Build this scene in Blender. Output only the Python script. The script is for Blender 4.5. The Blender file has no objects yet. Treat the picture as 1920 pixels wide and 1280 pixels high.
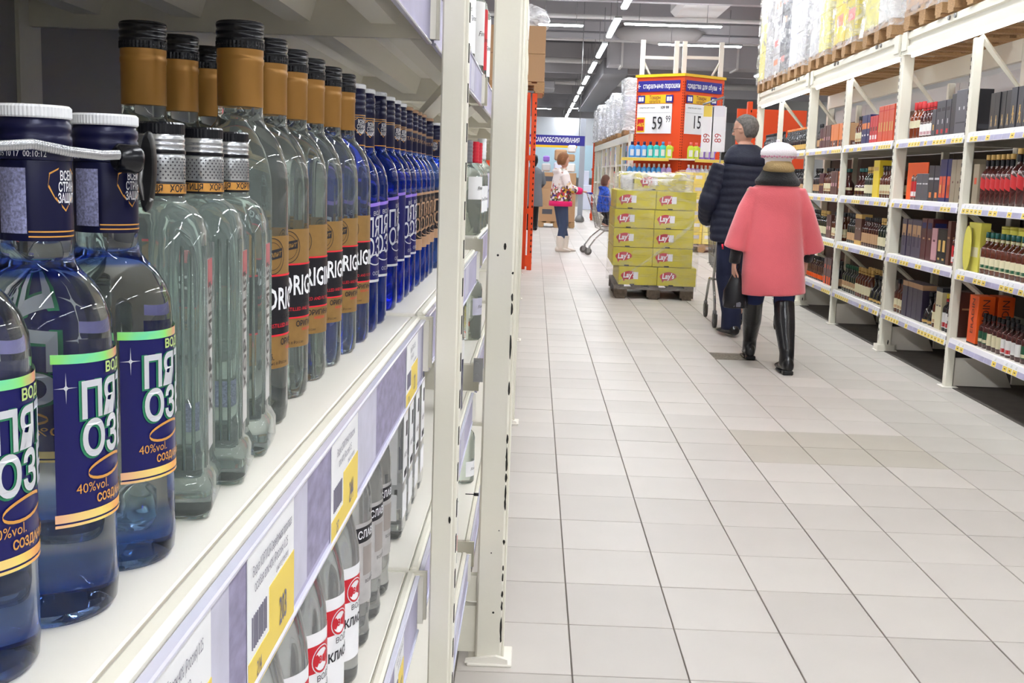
import bpy, math, random
from mathutils import Vector, Matrix, Euler
random.seed(7)
D = bpy.data
COL = bpy.context.scene.collection
PI = math.pi
R = math.radians

# ---------------------------------------------------------------- camera
F_PX, CAM_H = 2100.0, 1.2608
YAW, PITCH, ROLL = -.0156, -.1479, .0337
_f = Vector((math.sin(YAW)*math.cos(PITCH), math.cos(YAW)*math.cos(PITCH), math.sin(PITCH)))
_r0 = Vector((math.cos(YAW), -math.sin(YAW), 0)); _u0 = _r0.cross(_f)
_r = math.cos(ROLL)*_r0 + math.sin(ROLL)*_u0
_u = -math.sin(ROLL)*_r0 + math.cos(ROLL)*_u0
cam_d = D.cameras.new('camera'); cam = D.objects.new('camera', cam_d); COL.objects.link(cam)
cam_d.sensor_width = 36.0; cam_d.lens = 36.0*F_PX/1920.0; cam_d.clip_start = .02; cam_d.clip_end = 300
cam.matrix_world = Matrix(((_r.x, _u.x, -_f.x, 0), (_r.y, _u.y, -_f.y, 0), (_r.z, _u.z, -_f.z, CAM_H), (0, 0, 0, 1)))
bpy.context.scene.camera = cam

# ---------------------------------------------------------------- world, view
W = D.worlds.new('world'); bpy.context.scene.world = W; W.use_nodes = True
W.node_tree.nodes['Background'].inputs[0].default_value = (.9, .93, 1, 1)
W.node_tree.nodes['Background'].inputs[1].default_value = .5
vs = bpy.context.scene.view_settings
vs.view_transform = 'Standard'; vs.look = 'None'; vs.gamma = 1; vs.use_curve_mapping = False
vs.exposure = 1.24
LAMP = 40.0        # radiance of the ceiling tubes
TUBE = 8.0        # radiance of the tubes under the rack beams

# ---------------------------------------------------------------- helpers
def s2l(c):
    c = c/255.0
    return c/12.92 if c <= .04045 else ((c+.055)/1.055)**2.4
def rgb(r, g, b): return (s2l(r), s2l(g), s2l(b), 1.0)
_mats = {}
def mat(name, col=(.8, .8, .8, 1), rough=.5, metal=0, emit=0, trans=0, ior=1.45, spec=.5, coat=0, bump=0, bscale=200, sheen=0, noise=0, nscale=8, alpha=1, stretch=None):
    if name in _mats: return _mats[name]
    m = D.materials.new(name); m.use_nodes = True; nt = m.node_tree; b = nt.nodes['Principled BSDF']
    b.inputs['Base Color'].default_value = col; b.inputs['Roughness'].default_value = rough
    b.inputs['Metallic'].default_value = metal; b.inputs['IOR'].default_value = ior
    b.inputs['Specular IOR Level'].default_value = spec; b.inputs['Transmission Weight'].default_value = trans
    b.inputs['Coat Weight'].default_value = coat; b.inputs['Alpha'].default_value = alpha
    if sheen: b.inputs['Sheen Weight'].default_value = sheen
    if emit:
        b.inputs['Emission Color'].default_value = col; b.inputs['Emission Strength'].default_value = emit
    if bump or noise:
        tc = nt.nodes.new('ShaderNodeTexCoord'); mp = nt.nodes.new('ShaderNodeMapping')
        if stretch: mp.inputs['Scale'].default_value = stretch
        nt.links.new(tc.outputs['Object'], mp.inputs[0])
        if bump:
            n = nt.nodes.new('ShaderNodeTexNoise'); n.inputs['Scale'].default_value = bscale; n.inputs['Detail'].default_value = 4
            bp = nt.nodes.new('ShaderNodeBump'); bp.inputs['Strength'].default_value = bump; bp.inputs['Distance'].default_value = .01
            nt.links.new(mp.outputs[0], n.inputs['Vector']); nt.links.new(n.outputs[0], bp.inputs['Height']); nt.links.new(bp.outputs[0], b.inputs['Normal'])
        if noise:
            n = nt.nodes.new('ShaderNodeTexNoise'); n.inputs['Scale'].default_value = nscale; n.inputs['Detail'].default_value = 5
            mx = nt.nodes.new('ShaderNodeMix'); mx.data_type = 'RGBA'
            mx.inputs[6].default_value = tuple(c*(1-noise) for c in col[:3])+(1,); mx.inputs[7].default_value = tuple(min(1, c*(1+noise)) for c in col[:3])+(1,)
            rp = nt.nodes.new('ShaderNodeMapRange'); rp.inputs[1].default_value = .3; rp.inputs[2].default_value = .7
            nt.links.new(mp.outputs[0], n.inputs['Vector']); nt.links.new(n.outputs[0], rp.inputs[0]); nt.links.new(rp.outputs[0], mx.inputs[0]); nt.links.new(mx.outputs[2], b.inputs['Base Color'])
    _mats[name] = m; return m
def ramp_mat(name, stops, axis=2, lo=0, hi=1, rough=.4, trans=0, ior=1.45, metal=0, wav=0, wsc=40):
    """colour that runs along an object axis (a real colour change of the thing itself)"""
    if name in _mats: return _mats[name]
    m = mat(name, (1, 1, 1, 1), rough=rough, trans=trans, ior=ior, metal=metal); nt = m.node_tree; b = nt.nodes['Principled BSDF']
    tc = nt.nodes.new('ShaderNodeTexCoord'); sp = nt.nodes.new('ShaderNodeSeparateXYZ'); nt.links.new(tc.outputs['Object'], sp.inputs[0])
    src = sp.outputs[axis]
    if wav:
        n = nt.nodes.new('ShaderNodeTexNoise'); n.inputs['Scale'].default_value = wsc; nt.links.new(tc.outputs['Object'], n.inputs['Vector'])
        ma = nt.nodes.new('ShaderNodeMath'); ma.operation = 'MULTIPLY_ADD'; nt.links.new(n.outputs[0], ma.inputs[0]); ma.inputs[1].default_value = wav; nt.links.new(src, ma.inputs[2]); src = ma.outputs[0]
    mr = nt.nodes.new('ShaderNodeMapRange'); mr.inputs[1].default_value = lo; mr.inputs[2].default_value = hi; nt.links.new(src, mr.inputs[0])
    cr = nt.nodes.new('ShaderNodeValToRGB'); el = cr.color_ramp.elements
    el[0].position, el[0].color = stops[0]; el[1].position, el[1].color = stops[-1]
    for p, c in stops[1:-1]:
        e = el.new(p); e.color = c
    nt.links.new(mr.outputs[0], cr.inputs[0]); nt.links.new(cr.outputs[0], b.inputs['Base Color'])
    return m

class MB:
    def __init__(s): s.v = []; s.f = []; s.m = []; s.sm = []; s.cur = 0
    def add(s, vs_, fs, smooth=False):
        o = len(s.v); s.v += [tuple(p) for p in vs_]
        for f in fs: s.f.append(tuple(i+o for i in f)); s.m.append(s.cur); s.sm.append(smooth)
        return s
    def box(s, x0, x1, y0, y1, z0, z1, b=0):
        if x0 > x1: x0, x1 = x1, x0
        if y0 > y1: y0, y1 = y1, y0
        if z0 > z1: z0, z1 = z1, z0
        if b <= 0:
            return s.add([(x0, y0, z0), (x1, y0, z0), (x1, y1, z0), (x0, y1, z0), (x0, y0, z1), (x1, y0, z1), (x1, y1, z1), (x0, y1, z1)],
                         [(0, 3, 2, 1), (4, 5, 6, 7), (0, 1, 5, 4), (1, 2, 6, 5), (2, 3, 7, 6), (3, 0, 4, 7)])
        b = min(b, (x1-x0)/2.01, (y1-y0)/2.01, (z1-z0)/2.01)
        return s.loft([[(x0+b+i, y0+b+i, z) if 0 else p for p in ring] for ring, z, i in [
            (_rr(x0+b, x1-b, y0+b, y1-b, 0, z0), z0, 0), (_rr(x0, x1, y0, y1, b, z0+b), 0, 0), (_rr(x0, x1, y0, y1, b, z1-b), 0, 0), (_rr(x0+b, x1-b, y0+b, y1-b, 0, z1), 0, 0)]], caps=True, smooth=False)
    def loft(s, rings, caps=True, smooth=True, closed=True):
        n = len(rings[0]); vs_ = [p for r in rings for p in r]; fs = []
        for k in range(len(rings)-1):
            for i in range(n if closed else n-1):
                j = (i+1) % n; fs.append((k*n+i, k*n+j, (k+1)*n+j, (k+1)*n+i))
        s.add(vs_, fs, smooth)
        if caps:
            o = len(s.v)-len(vs_)
            s.f.append(tuple(o+i for i in reversed(range(n)))); s.m.append(s.cur); s.sm.append(False)
            s.f.append(tuple(o+(len(rings)-1)*n+i for i in range(n))); s.m.append(s.cur); s.sm.append(False)
        return s
    def lathe(s, prof, seg=20, c=(0, 0, 0), sx=1, sy=1, ph=0, caps=True):
        rings = [[(c[0]+r*sx*math.cos(ph+2*PI*i/seg), c[1]+r*sy*math.sin(ph+2*PI*i/seg), c[2]+z) for i in range(seg)] for r, z in prof]
        return s.loft(rings, caps=caps)
    def cyl(s, c, r, h, seg=16): return s.lathe([(r, 0), (r, h)], seg, c)
    def tube(s, pts, r, seg=6, caps=True, smooth=True):
        pts = [Vector(p) for p in pts]; rad = r if isinstance(r, (list, tuple)) else [r]*len(pts)
        rings = []; up = None
        for i, p in enumerate(pts):
            t = (pts[min(i+1, len(pts)-1)]-pts[max(i-1, 0)]).normalized()
            if up is None: up = Vector((0, 0, 1)) if abs(t.z) < .9 else Vector((1, 0, 0))
            a = up - t*up.dot(t)
            if a.length < 1e-6: a = t.orthogonal()
            a.normalize(); bb = t.cross(a); up = a
            q = rad[i]; qa, qb = (q if isinstance(q, (list, tuple)) else (q, q))
            rings.append([p+a*(qa*math.cos(2*PI*k/seg))+bb*(qb*math.sin(2*PI*k/seg)) for k in range(seg)])
        return s.loft(rings, caps=caps, smooth=smooth)
    def ball(s, c, r, seg=12, rings=8):
        rx, ry, rz = r if isinstance(r, (tuple, list)) else (r, r, r)
        rs = [[(c[0]+rx*math.sin(PI*k/rings)*math.cos(2*PI*i/seg), c[1]+ry*math.sin(PI*k/rings)*math.sin(2*PI*i/seg), c[2]-rz*math.cos(PI*k/rings)) for i in range(seg)] for k in range(1, rings)]
        return s.loft(rs, caps=True)
    def prism(s, poly, lo, hi, ax='y'):
        def P(a, b, t): return {'y': (a, t, b), 'x': (t, a, b), 'z': (a, b, t)}[ax]
        n = len(poly)
        return s.add([P(a, b, lo) for a, b in poly]+[P(a, b, hi) for a, b in poly],
                     [tuple(range(n)), tuple(reversed(range(n, 2*n)))]+[(i, n+i, n+(i+1) % n, (i+1) % n) for i in range(n)])
    def quad(s, a, b, c, d): return s.add([a, b, c, d], [(0, 1, 2, 3)])
    def xf(s, M):
        s.v = [tuple(M @ Vector(p)) for p in s.v]; return s
    def mesh(s, name, mats):
        me = D.meshes.new(name); me.from_pydata(s.v, [], s.f)
        for m in (mats if isinstance(mats, (list, tuple)) else [mats]): me.materials.append(m)
        me.polygons.foreach_set('material_index', s.m); me.polygons.foreach_set('use_smooth', s.sm)
        me.update(); return me
    def build(s, name, mats, parent=None, loc=None, rz=0):
        o = D.objects.new(name, s.mesh(name, mats)); COL.objects.link(o)
        if parent is not None: o.parent = parent
        if loc is not None: o.location = loc
        if rz: o.rotation_euler.z = rz
        return o
def _rr(x0, x1, y0, y1, b, z):
    if b <= 0: b = 1e-5
    return [(x0+b, y0, z), (x1-b, y0, z), (x1, y0+b, z), (x1, y1-b, z), (x1-b, y1, z), (x0+b, y1, z), (x0, y1-b, z), (x0, y0+b, z)]
def tag(o, label=None, cat=None, group=None, kind=None):
    if label: o['label'] = label
    if cat: o['category'] = cat
    if group: o['group'] = group
    if kind: o['kind'] = kind
    return o
def thing(name, label, cat, loc=(0, 0, 0), rz=0, group=None):
    o = D.objects.new(name, None); COL.objects.link(o); o.location = loc; o.rotation_euler.z = rz
    o.empty_display_size = .05
    return tag(o, label, cat, group)
def inst(me, name, parent, loc=None, rz=0):
    o = D.objects.new(name, me); COL.objects.link(o); o.parent = parent
    if loc is not None: o.location = loc
    if rz: o.rotation_euler.z = rz
    return o
def dup(root, loc, rz=None, label=None, group=None):
    c = root.copy(); COL.objects.link(c); c.location = loc
    if rz is not None: c.rotation_euler.z = rz
    if label: c['label'] = label
    if group: c['group'] = group
    for ch in list(root.children):
        k = ch.copy(); COL.objects.link(k); k.parent = c
        for g in ch.children:
            q = g.copy(); COL.objects.link(q); q.parent = k
    return c
ORD = ['first', 'second', 'third', 'fourth', 'fifth', 'sixth', 'seventh', 'eighth', 'ninth', 'tenth', 'eleventh', 'twelfth', 'thirteenth', 'fourteenth', 'fifteenth', 'sixteenth', 'seventeenth', 'eighteenth', 'nineteenth', 'twentieth', 'twenty-first', 'twenty-second', 'twenty-third', 'twenty-fourth', 'twenty-fifth', 'twenty-sixth', 'twenty-seventh', 'twenty-eighth', 'twenty-ninth', 'thirtieth']
# lettering: glyph outlines from the built-in font, returned flat in x,y
_txt = {}
def glyphs(s, size=1, bold=0, shear=0, sx=1, res=2):
    key = (s, bold, shear, res)
    if key not in _txt:
        c = D.curves.new('lettering', 'FONT'); c.body = s; c.resolution_u = res; c.align_x = 'CENTER'; c.align_y = 'CENTER'; c.offset = bold; c.shear = shear
        o = D.objects.new('lettering', c); COL.objects.link(o)
        dg = bpy.context.evaluated_depsgraph_get(); me = D.meshes.new_from_object(o.evaluated_get(dg))
        _txt[key] = ([(v.co.x, v.co.y) for v in me.vertices], [tuple(p.vertices) for p in me.polygons])
        D.objects.remove(o); D.curves.remove(c); D.meshes.remove(me)
    v, f = _txt[key]
    return [(x*size*sx, y*size) for x, y in v], f
def text_plane(mb, s, size, org, xd, yd, **k):
    v, f = glyphs(s, size, **k); O = Vector(org); X = Vector(xd).normalized(); Y = Vector(yd).normalized()
    mb.add([O+X*x+Y*y for x, y in v], f)
def text_cyl(mb, s, size, r, ang, z, slope=0, **k):
    """wrapped round a vertical cylinder; x runs anticlockwise seen from above"""
    v, f = glyphs(s, size, **k)
    mb.add([(r*math.cos(ang+x/r), r*math.sin(ang+x/r), z+y+slope*x) for x, y in v], f)
def patch(mb, r, a0, a1, zlo, zhi, n=12, dr=0):
    """part of a cylinder wall between two (possibly sloping) edges; zlo, zhi: numbers or functions of 0..1"""
    g = lambda q, t: q(t) if callable(q) else q
    lo = []; hi = []
    for i in range(n+1):
        t = i/n; a = a0+(a1-a0)*t
        lo.append((r*math.cos(a), r*math.sin(a), g(zlo, t))); hi.append((r*math.cos(a), r*math.sin(a), g(zhi, t)))
    mb.add(lo+hi, [(i, i+1, n+2+i, n+1+i) for i in range(n)], smooth=True)
# pixel -> point helpers on planes of the place (measured on the photograph)
def ray(x, y): return _f+_r*((x-960)/F_PX)-_u*((y-640)/F_PX)
def at_y(x, y, Y):
    d = ray(x, y); return Vector((0, 0, CAM_H))+d*(Y/d.y)
def at_z(x, y, z=0):
    d = ray(x, y); return Vector((0, 0, CAM_H))+d*((z-CAM_H)/d.z)

M = {}
M['cream'] = mat('cream_steel', rgb(231, 227, 212), .38, bump=.03, bscale=60)
M['creamdark'] = mat('chipped_paint', rgb(40, 38, 34), .8)
M['shelf'] = mat('shelf_white', rgb(238, 233, 222), .32)
M['galv'] = mat('galvanised_steel', rgb(150, 150, 150), .45, .8)
M['lamp'] = mat('tube_light', (.95, .99, 1.03, 1), emit=LAMP)
M['tube'] = mat('rack_tube_light', (.97, .97, 1, 1), emit=TUBE)
M['white'] = mat('white_plastic', rgb(240, 240, 242), .4)
M['black'] = mat('black_plastic', rgb(18, 18, 20), .35)
M['paper'] = mat('white_paper', rgb(236, 234, 240), .6)
M['lav'] = mat('rail_print', rgb(176, 172, 200), .45, noise=.22, nscale=6, stretch=(1, 1, 1.5))
M['yell'] = mat('tag_yellow', rgb(236, 208, 96), .55)
M['ink'] = mat('black_ink', rgb(40, 38, 44), .6)
M['clearpl'] = mat('rail_edge', rgb(205, 205, 222), .15, spec=.8)
M['orange'] = mat('orange_steel', rgb(232, 76, 22), .45)
M['hole'] = mat('slot_black', rgb(20, 18, 18), .9)
M['wood'] = mat('pallet_wood', rgb(176, 140, 100), .8, noise=.25, nscale=30, stretch=(1, 6, 6))
M['woodd'] = mat('pallet_wood_dark', rgb(92, 80, 68), .85, noise=.3, nscale=30)
M['card'] = mat('cardboard', rgb(190, 150, 112), .8, noise=.08, nscale=20)
# ================================================================ the setting
def struct(name, mb, m, parent=None):
    o = mb.build(name, m, parent)
    if parent is None: o['kind'] = 'structure'
    return o
M['grout'] = mat('grout', rgb(150, 142, 134), .9)
M['tile'] = mat('floor_tile', rgb(193, 186, 179), .45, spec=.22, noise=.045, nscale=1.5, bump=.02, bscale=9)
M['tile_b'] = mat('floor_tile_pale', rgb(199, 192, 185), .45, spec=.22, noise=.04, nscale=2)
M['tile_c'] = mat('floor_tile_grey', rgb(188, 183, 175), .45, spec=.22, noise=.05, nscale=2)
M['tile_d'] = mat('floor_tile_sand', rgb(182, 175, 163), .45, spec=.22, noise=.06, nscale=2)
floor = struct('floor', MB().box(-14, 14, -28, 86, -.2, -.006), M['grout'])
TX0, TY0, TW, TL = .14, 5.658, .30, .3273
def tile_mb(c, r):
    x = TX0+TW*c; y = TY0-TL*r
    return x+.002, x+TW-.002, y-TL+.002, y-.002
tmesh = {}
for k in ('tile', 'tile_b', 'tile_c', 'tile_d'):
    tmesh[k] = MB().box(-.148, .148, -.1617, .1617, -.010, 0, .0012).mesh('tile', M[k])
grey = set(); sand = set()
for c in range(3, 6): sand |= {(c, 0), (c, -0)}
rs = random.Random(3)
cells = []
for r in range(9, -21, -1):
    for c in range(-1, 9): cells.append((c, r))
cells = [(c, r) for c, r in cells if not (r > 3 and c > 6)][:300]
done = set()
hole_c, hole_r = 3, -9
for c, r in cells:
    x0, x1, y0, y1 = tile_mb(c, r); done.add((c, r))
    if c == 4 and r == -8: continue
    k = 'tile' if rs.random() < .62 else 'tile_b'
    if 3 <= c <= 5 and r in (0, 1): k = 'tile_d'
    elif c >= 6 and r < 2: k = 'tile_c' if rs.random() < .8 else 'tile'
    elif c >= 3 and r < -6 and rs.random() < .5: k = 'tile_c'
    if (c, r) == (6, -4): k = 'tile_b'
    o = inst(tmesh[k], 'tile', floor, ((x0+x1)/2, (y0+y1)/2, rs.uniform(-.0005, .0005)))
fb = MB()
for c in range(-24, 40):
    for r in range(26, -130, -1):
        if (c, r) in done: continue
        if c < -3 and r > -60 and c > -20: pass
        if (c > 12 or c < -3) and r < -80: continue
        if (c > 16 or c < -4): continue
        x0, x1, y0, y1 = tile_mb(c, r)
        q = (c*7+r*13) % 11
        fb.cur = 1 if q < 3 else (2 if q == 5 and c > 5 else 0)
        fb.add([(x0, y0, -.001), (x1, y0, -.001), (x1, y1, -.001), (x0, y1, -.001), (x0, y0, -.007), (x1, y0, -.007), (x1, y1, -.007), (x0, y1, -.007)],
               [(0, 1, 2, 3), (0, 4, 5, 1), (1, 5, 6, 2), (2, 6, 7, 3), (3, 7, 4, 0)])
o = fb.build('tile_field', [M['tile'], M['tile_b'], M['tile_c']], floor); o['kind'] = 'stuff'
# the tile that is missing beside the walking woman
hx0, hx1, hy0, hy1 = tile_mb(4, -8)
MB().box(hx0, hx1, hy0, hy1, -.009, -.0055).build('tile_bed', mat('tile_bed', rgb(120, 112, 100), .95, noise=.4, nscale=60), floor)

M['wallp'] = mat('wall_paint', rgb(214, 212, 208), .8)
M['ceil'] = mat('ceiling_deck', rgb(176, 173, 177), .9)
struct('wall_left', MB().box(-14.2, -14, -28, 86, -.2, 7), M['wallp'])
struct('wall_right', MB().box(14, 14.2, -28, 86, -.2, 7), M['wallp'])
struct('wall_back', MB().box(-14.2, 14.2, -28.2, -28, -.2, 7), M['wallp'])
struct('wall_front', MB().box(-14.2, 14.2, 86, 86.2, -.2, 7), M['wallp'])
cl = struct('ceiling', MB().box(-14.2, 14.2, -28.2, 86.2, 6.8, 7), M['ceil'])
M['duct'] = mat('duct_grey', rgb(180, 177, 180), .6)
M['ductl'] = mat('duct_light', rgb(220, 217, 215), .55)
M['ductd'] = mat('duct_dark', rgb(128, 126, 130), .7)
db = MB()
for i in range(44): db.box(-14, 14, -5+i*2.07, -4.75+i*2.07, 6.55, 6.8)
db.build('purlin', M['ductd'], cl)['kind'] = 'stuff'
for i, y in enumerate((26, 33, 44, 55, 66, 77)):
    struct('trim_%d' % (i+1), MB().box(-14, 14, y, y+.45, 5.7, 6.3).box(-14, 14, y+.1, y+.35, 5.2, 5.7), M['duct'])
struct('trim_7', MB().box(-14, 14, 82.0, 82.4, 3.4, 6.8), mat('bulkhead', rgb(235, 236, 240), .7))

def tube_lamp(loc, L, along='y', label='', group=None, w=.11):
    t = thing('ceiling_lamp', label, 'lamp', loc, 0 if along == 'y' else PI/2, group)
    MB().box(-w/2, w/2, -L/2, L/2, -.03, 0, .01).build('diffuser', M['lamp'], t)
    b = MB().box(-w/2-.02, w/2+.02, -L/2-.02, L/2+.02, 0, .05)
    b.build('housing', M['galv'], t)
    for q in (-.35, .35): MB().cyl((0, L*q, .05), .008, .9, 6).build('hanger', M['galv'], t)
    return t
n = 0
for i in range(20):
    Y = -2.7+i*4.6-.05
    if Y > 81: break
    vis = Y > 20
    tube_lamp((1.62, Y+.9, 4.56), 3.1, 'y', 'bright ceiling tube in the row above the aisle, %s from the camera end' % ORD[i], 'tube lamps in the row above the aisle')
for i in range(5):  # added unseen lamps, brighten the faces turned towards the camera
    tube_lamp((1.62, -6.45-4.6*i, 4.56), 3.1, 'y', 'added unseen ceiling tube extending the aisle row behind the camera, %s going back' % ORD[i], 'tube lamps in the row above the aisle')
    for x in (-3.6, 6.8): tube_lamp((x, -7.5-4.6*i, 4.56), 4.0, 'y', 'added unseen ceiling tube behind the camera %s of the aisle, %s going back' % ('left' if x < 0 else 'right', ORD[i]), 'added tube lamps behind the camera')
for i in range(10):
    tube_lamp((-3.6, -2+i*6.0, 4.56), 4.2, 'y', 'ceiling tube above the next aisle to the left, %s from the camera end' % ORD[i], 'tube lamps above the left aisle')
    if i != 7: tube_lamp((6.8, -2+i*6.0, 4.56), 4.2, 'y', 'ceiling tube above the next aisle to the right, %s from the camera end' % ORD[i], 'tube lamps above the right aisle')
for x0, x1, y, Y, lb in ((1010, 1093, 46, 27, 'left of the aisle row, uppermost in the view'), (1171, 1353, 46.5, 27, 'right of the aisle row, uppermost in the view'), (1235, 1390, 84.5, 31.5, 'lower right of the aisle row, above the orange stand'),
                      (1002, 1033, 203, 71, 'far left of the aisle row, low in view'), (1070, 1111, 203, 71, 'far right of the aisle row, low in view')):
    a = at_y(x0, y, Y); b = at_y(x1, y+.5, Y)
    tube_lamp(((a.x+b.x)/2, Y, (a.z+b.z)/2), b.x-a.x, 'x', 'crosswise ceiling tube %s' % lb, w=.12)

# ducts, trays and pipes under the ceiling
def duct(name, mb, m, label, cat='duct'): return tag(mb.build(name, m), label, cat)
p = at_y(1143, 78, 38); q = at_y(1400, 135, 38)
t = thing('air_duct', 'large grey square air duct crossing above the aisle right of the lamp row', 'duct', (0, 0, 0))
MB().box(p.x, 12, 38, 39.2, q.z+.1, p.z, .02).build('duct_run', M['duct'], t)
for k in range(6): MB().box(p.x+.4+k*1.9, p.x+.47+k*1.9, 37.95, 39.25, q.z+.05, p.z+.05).build('flange', M['ductl'], t)
MB().box(p.x-.1, p.x+.75, 39.2, 62, q.z-.1, p.z-.4, .02).build('duct_branch', M['ductd'], t)
for i, (y, Y, r) in enumerate(((30, 30, .06), (36, 31, .035), (73, 35, .05), (59, 33, .025), (113, 42, .1), (131, 46, .06), (153, 52, .14))):
    a = at_y(1000, y-2, Y)
    duct('ceiling_pipe', MB().tube([(-13, Y, a.z), (13, Y, a.z)], r, 8), M['ductl'] if i % 2 == 0 else M['ductd'], '%s pipe crossing under the ceiling, %s from the top' % ('pale' if i % 2 == 0 else 'dark', ORD[i]), 'pipe')
a = at_y(1300, 8, 29); duct('insulated_duct', MB().box(a.x-.35, a.x+1.0, 28.4, 31, a.z-.06, a.z+.5, .12), M['ductl'], 'pale insulated duct at the top edge right of the lamps')
for i, (x0, y0, x1, y1) in enumerate(((1000, 150, 1040, 166), (1010, 118, 1090, 128))):
    a = at_y(x0, y0, 50+i*4); b = at_y(x1, y1, 50+i*4)
    vb = duct('vent_box', MB().box(a.x, b.x, 50+i*4, 52+i*4, b.z, a.z, .03), M['duct'], 'grey ventilation box hanging beside the lamp row, %s one' % ('lower' if i == 0 else 'upper'))
    MB().tube([((a.x+b.x)/2, 51+i*4, a.z), ((a.x+b.x)/2, 51+i*4, 6.8)], .02, 6).build('hanger', M['galv'], vb)
a = at_y(1195, 62, 33)
tag(MB().lathe([(.05, 0), (.6, .1), (.75, .35), (.5, .55), (.1, .6)], 12, (a.x+.6, 33, a.z-.3), 1.8, .5).build('loose_foil', mat('foil_film', rgb(165, 160, 158), .35, bump=.8, bscale=6)), 'crumpled grey insulation film hanging below the ceiling tubes', 'insulation')
for k, x in enumerate((-9, 9)):
    struct('trim_%d' % (8+k), MB().box(x-.2, x+.2, 20, 20.4, 0, 6.8), M['wallp'])
# ================================================================ shelving racks
M['back'] = mat('back_panel', rgb(196, 194, 196), .5)
M['backshade'] = mat('back_panel_brown', rgb(86, 78, 73), .7)
M['backd'] = mat('back_panel_grey', rgb(150, 148, 146), .5)
def upright(t, x0, x1, y0, y1, z1, name='upright', z0=0, slots=None, chips=False, mm=None):
    u = MB().box(x0, x1, y0, y1, z0, z1, .006).build(name, mm or M['cream'], t)
    if slots:
        s = MB(); f, xs = slots
        n = int((z1-z0-.2)/.05)
        for k in range(n):
            z = z0+.15+k*.05
            if f == 'x-': s.box(x0-.0012, x0+.001, xs-.004, xs+.004, z, z+.024)
            else: s.box(xs-.004, xs+.004, y0-.0012, y0+.001, z, z+.024)
        o = s.build('slot', M['hole'], u); o['kind'] = 'stuff'
    return u
def chipmb(rnd, x, y, zs, face, w=.006):
    mb = MB()
    for z, hh in zs:
        n = 9; pts = []
        for i in range(n):
            a = 2*PI*i/n; pts.append((w*math.cos(a)*rnd.uniform(.5, 1.1), hh*math.sin(a)*rnd.uniform(.7, 1.1)))
        if face == 'y-': mb.prism([(x+a, z+b) for a, b in pts], y-.0006, y+.0004, 'y')
        else: mb.prism([(y+a, z+b) for a, b in pts], x-.0004, x+.0006, 'x')
    return mb
def price_tag(mbw, mby, mbi, y, s, tall):
    pass

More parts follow.
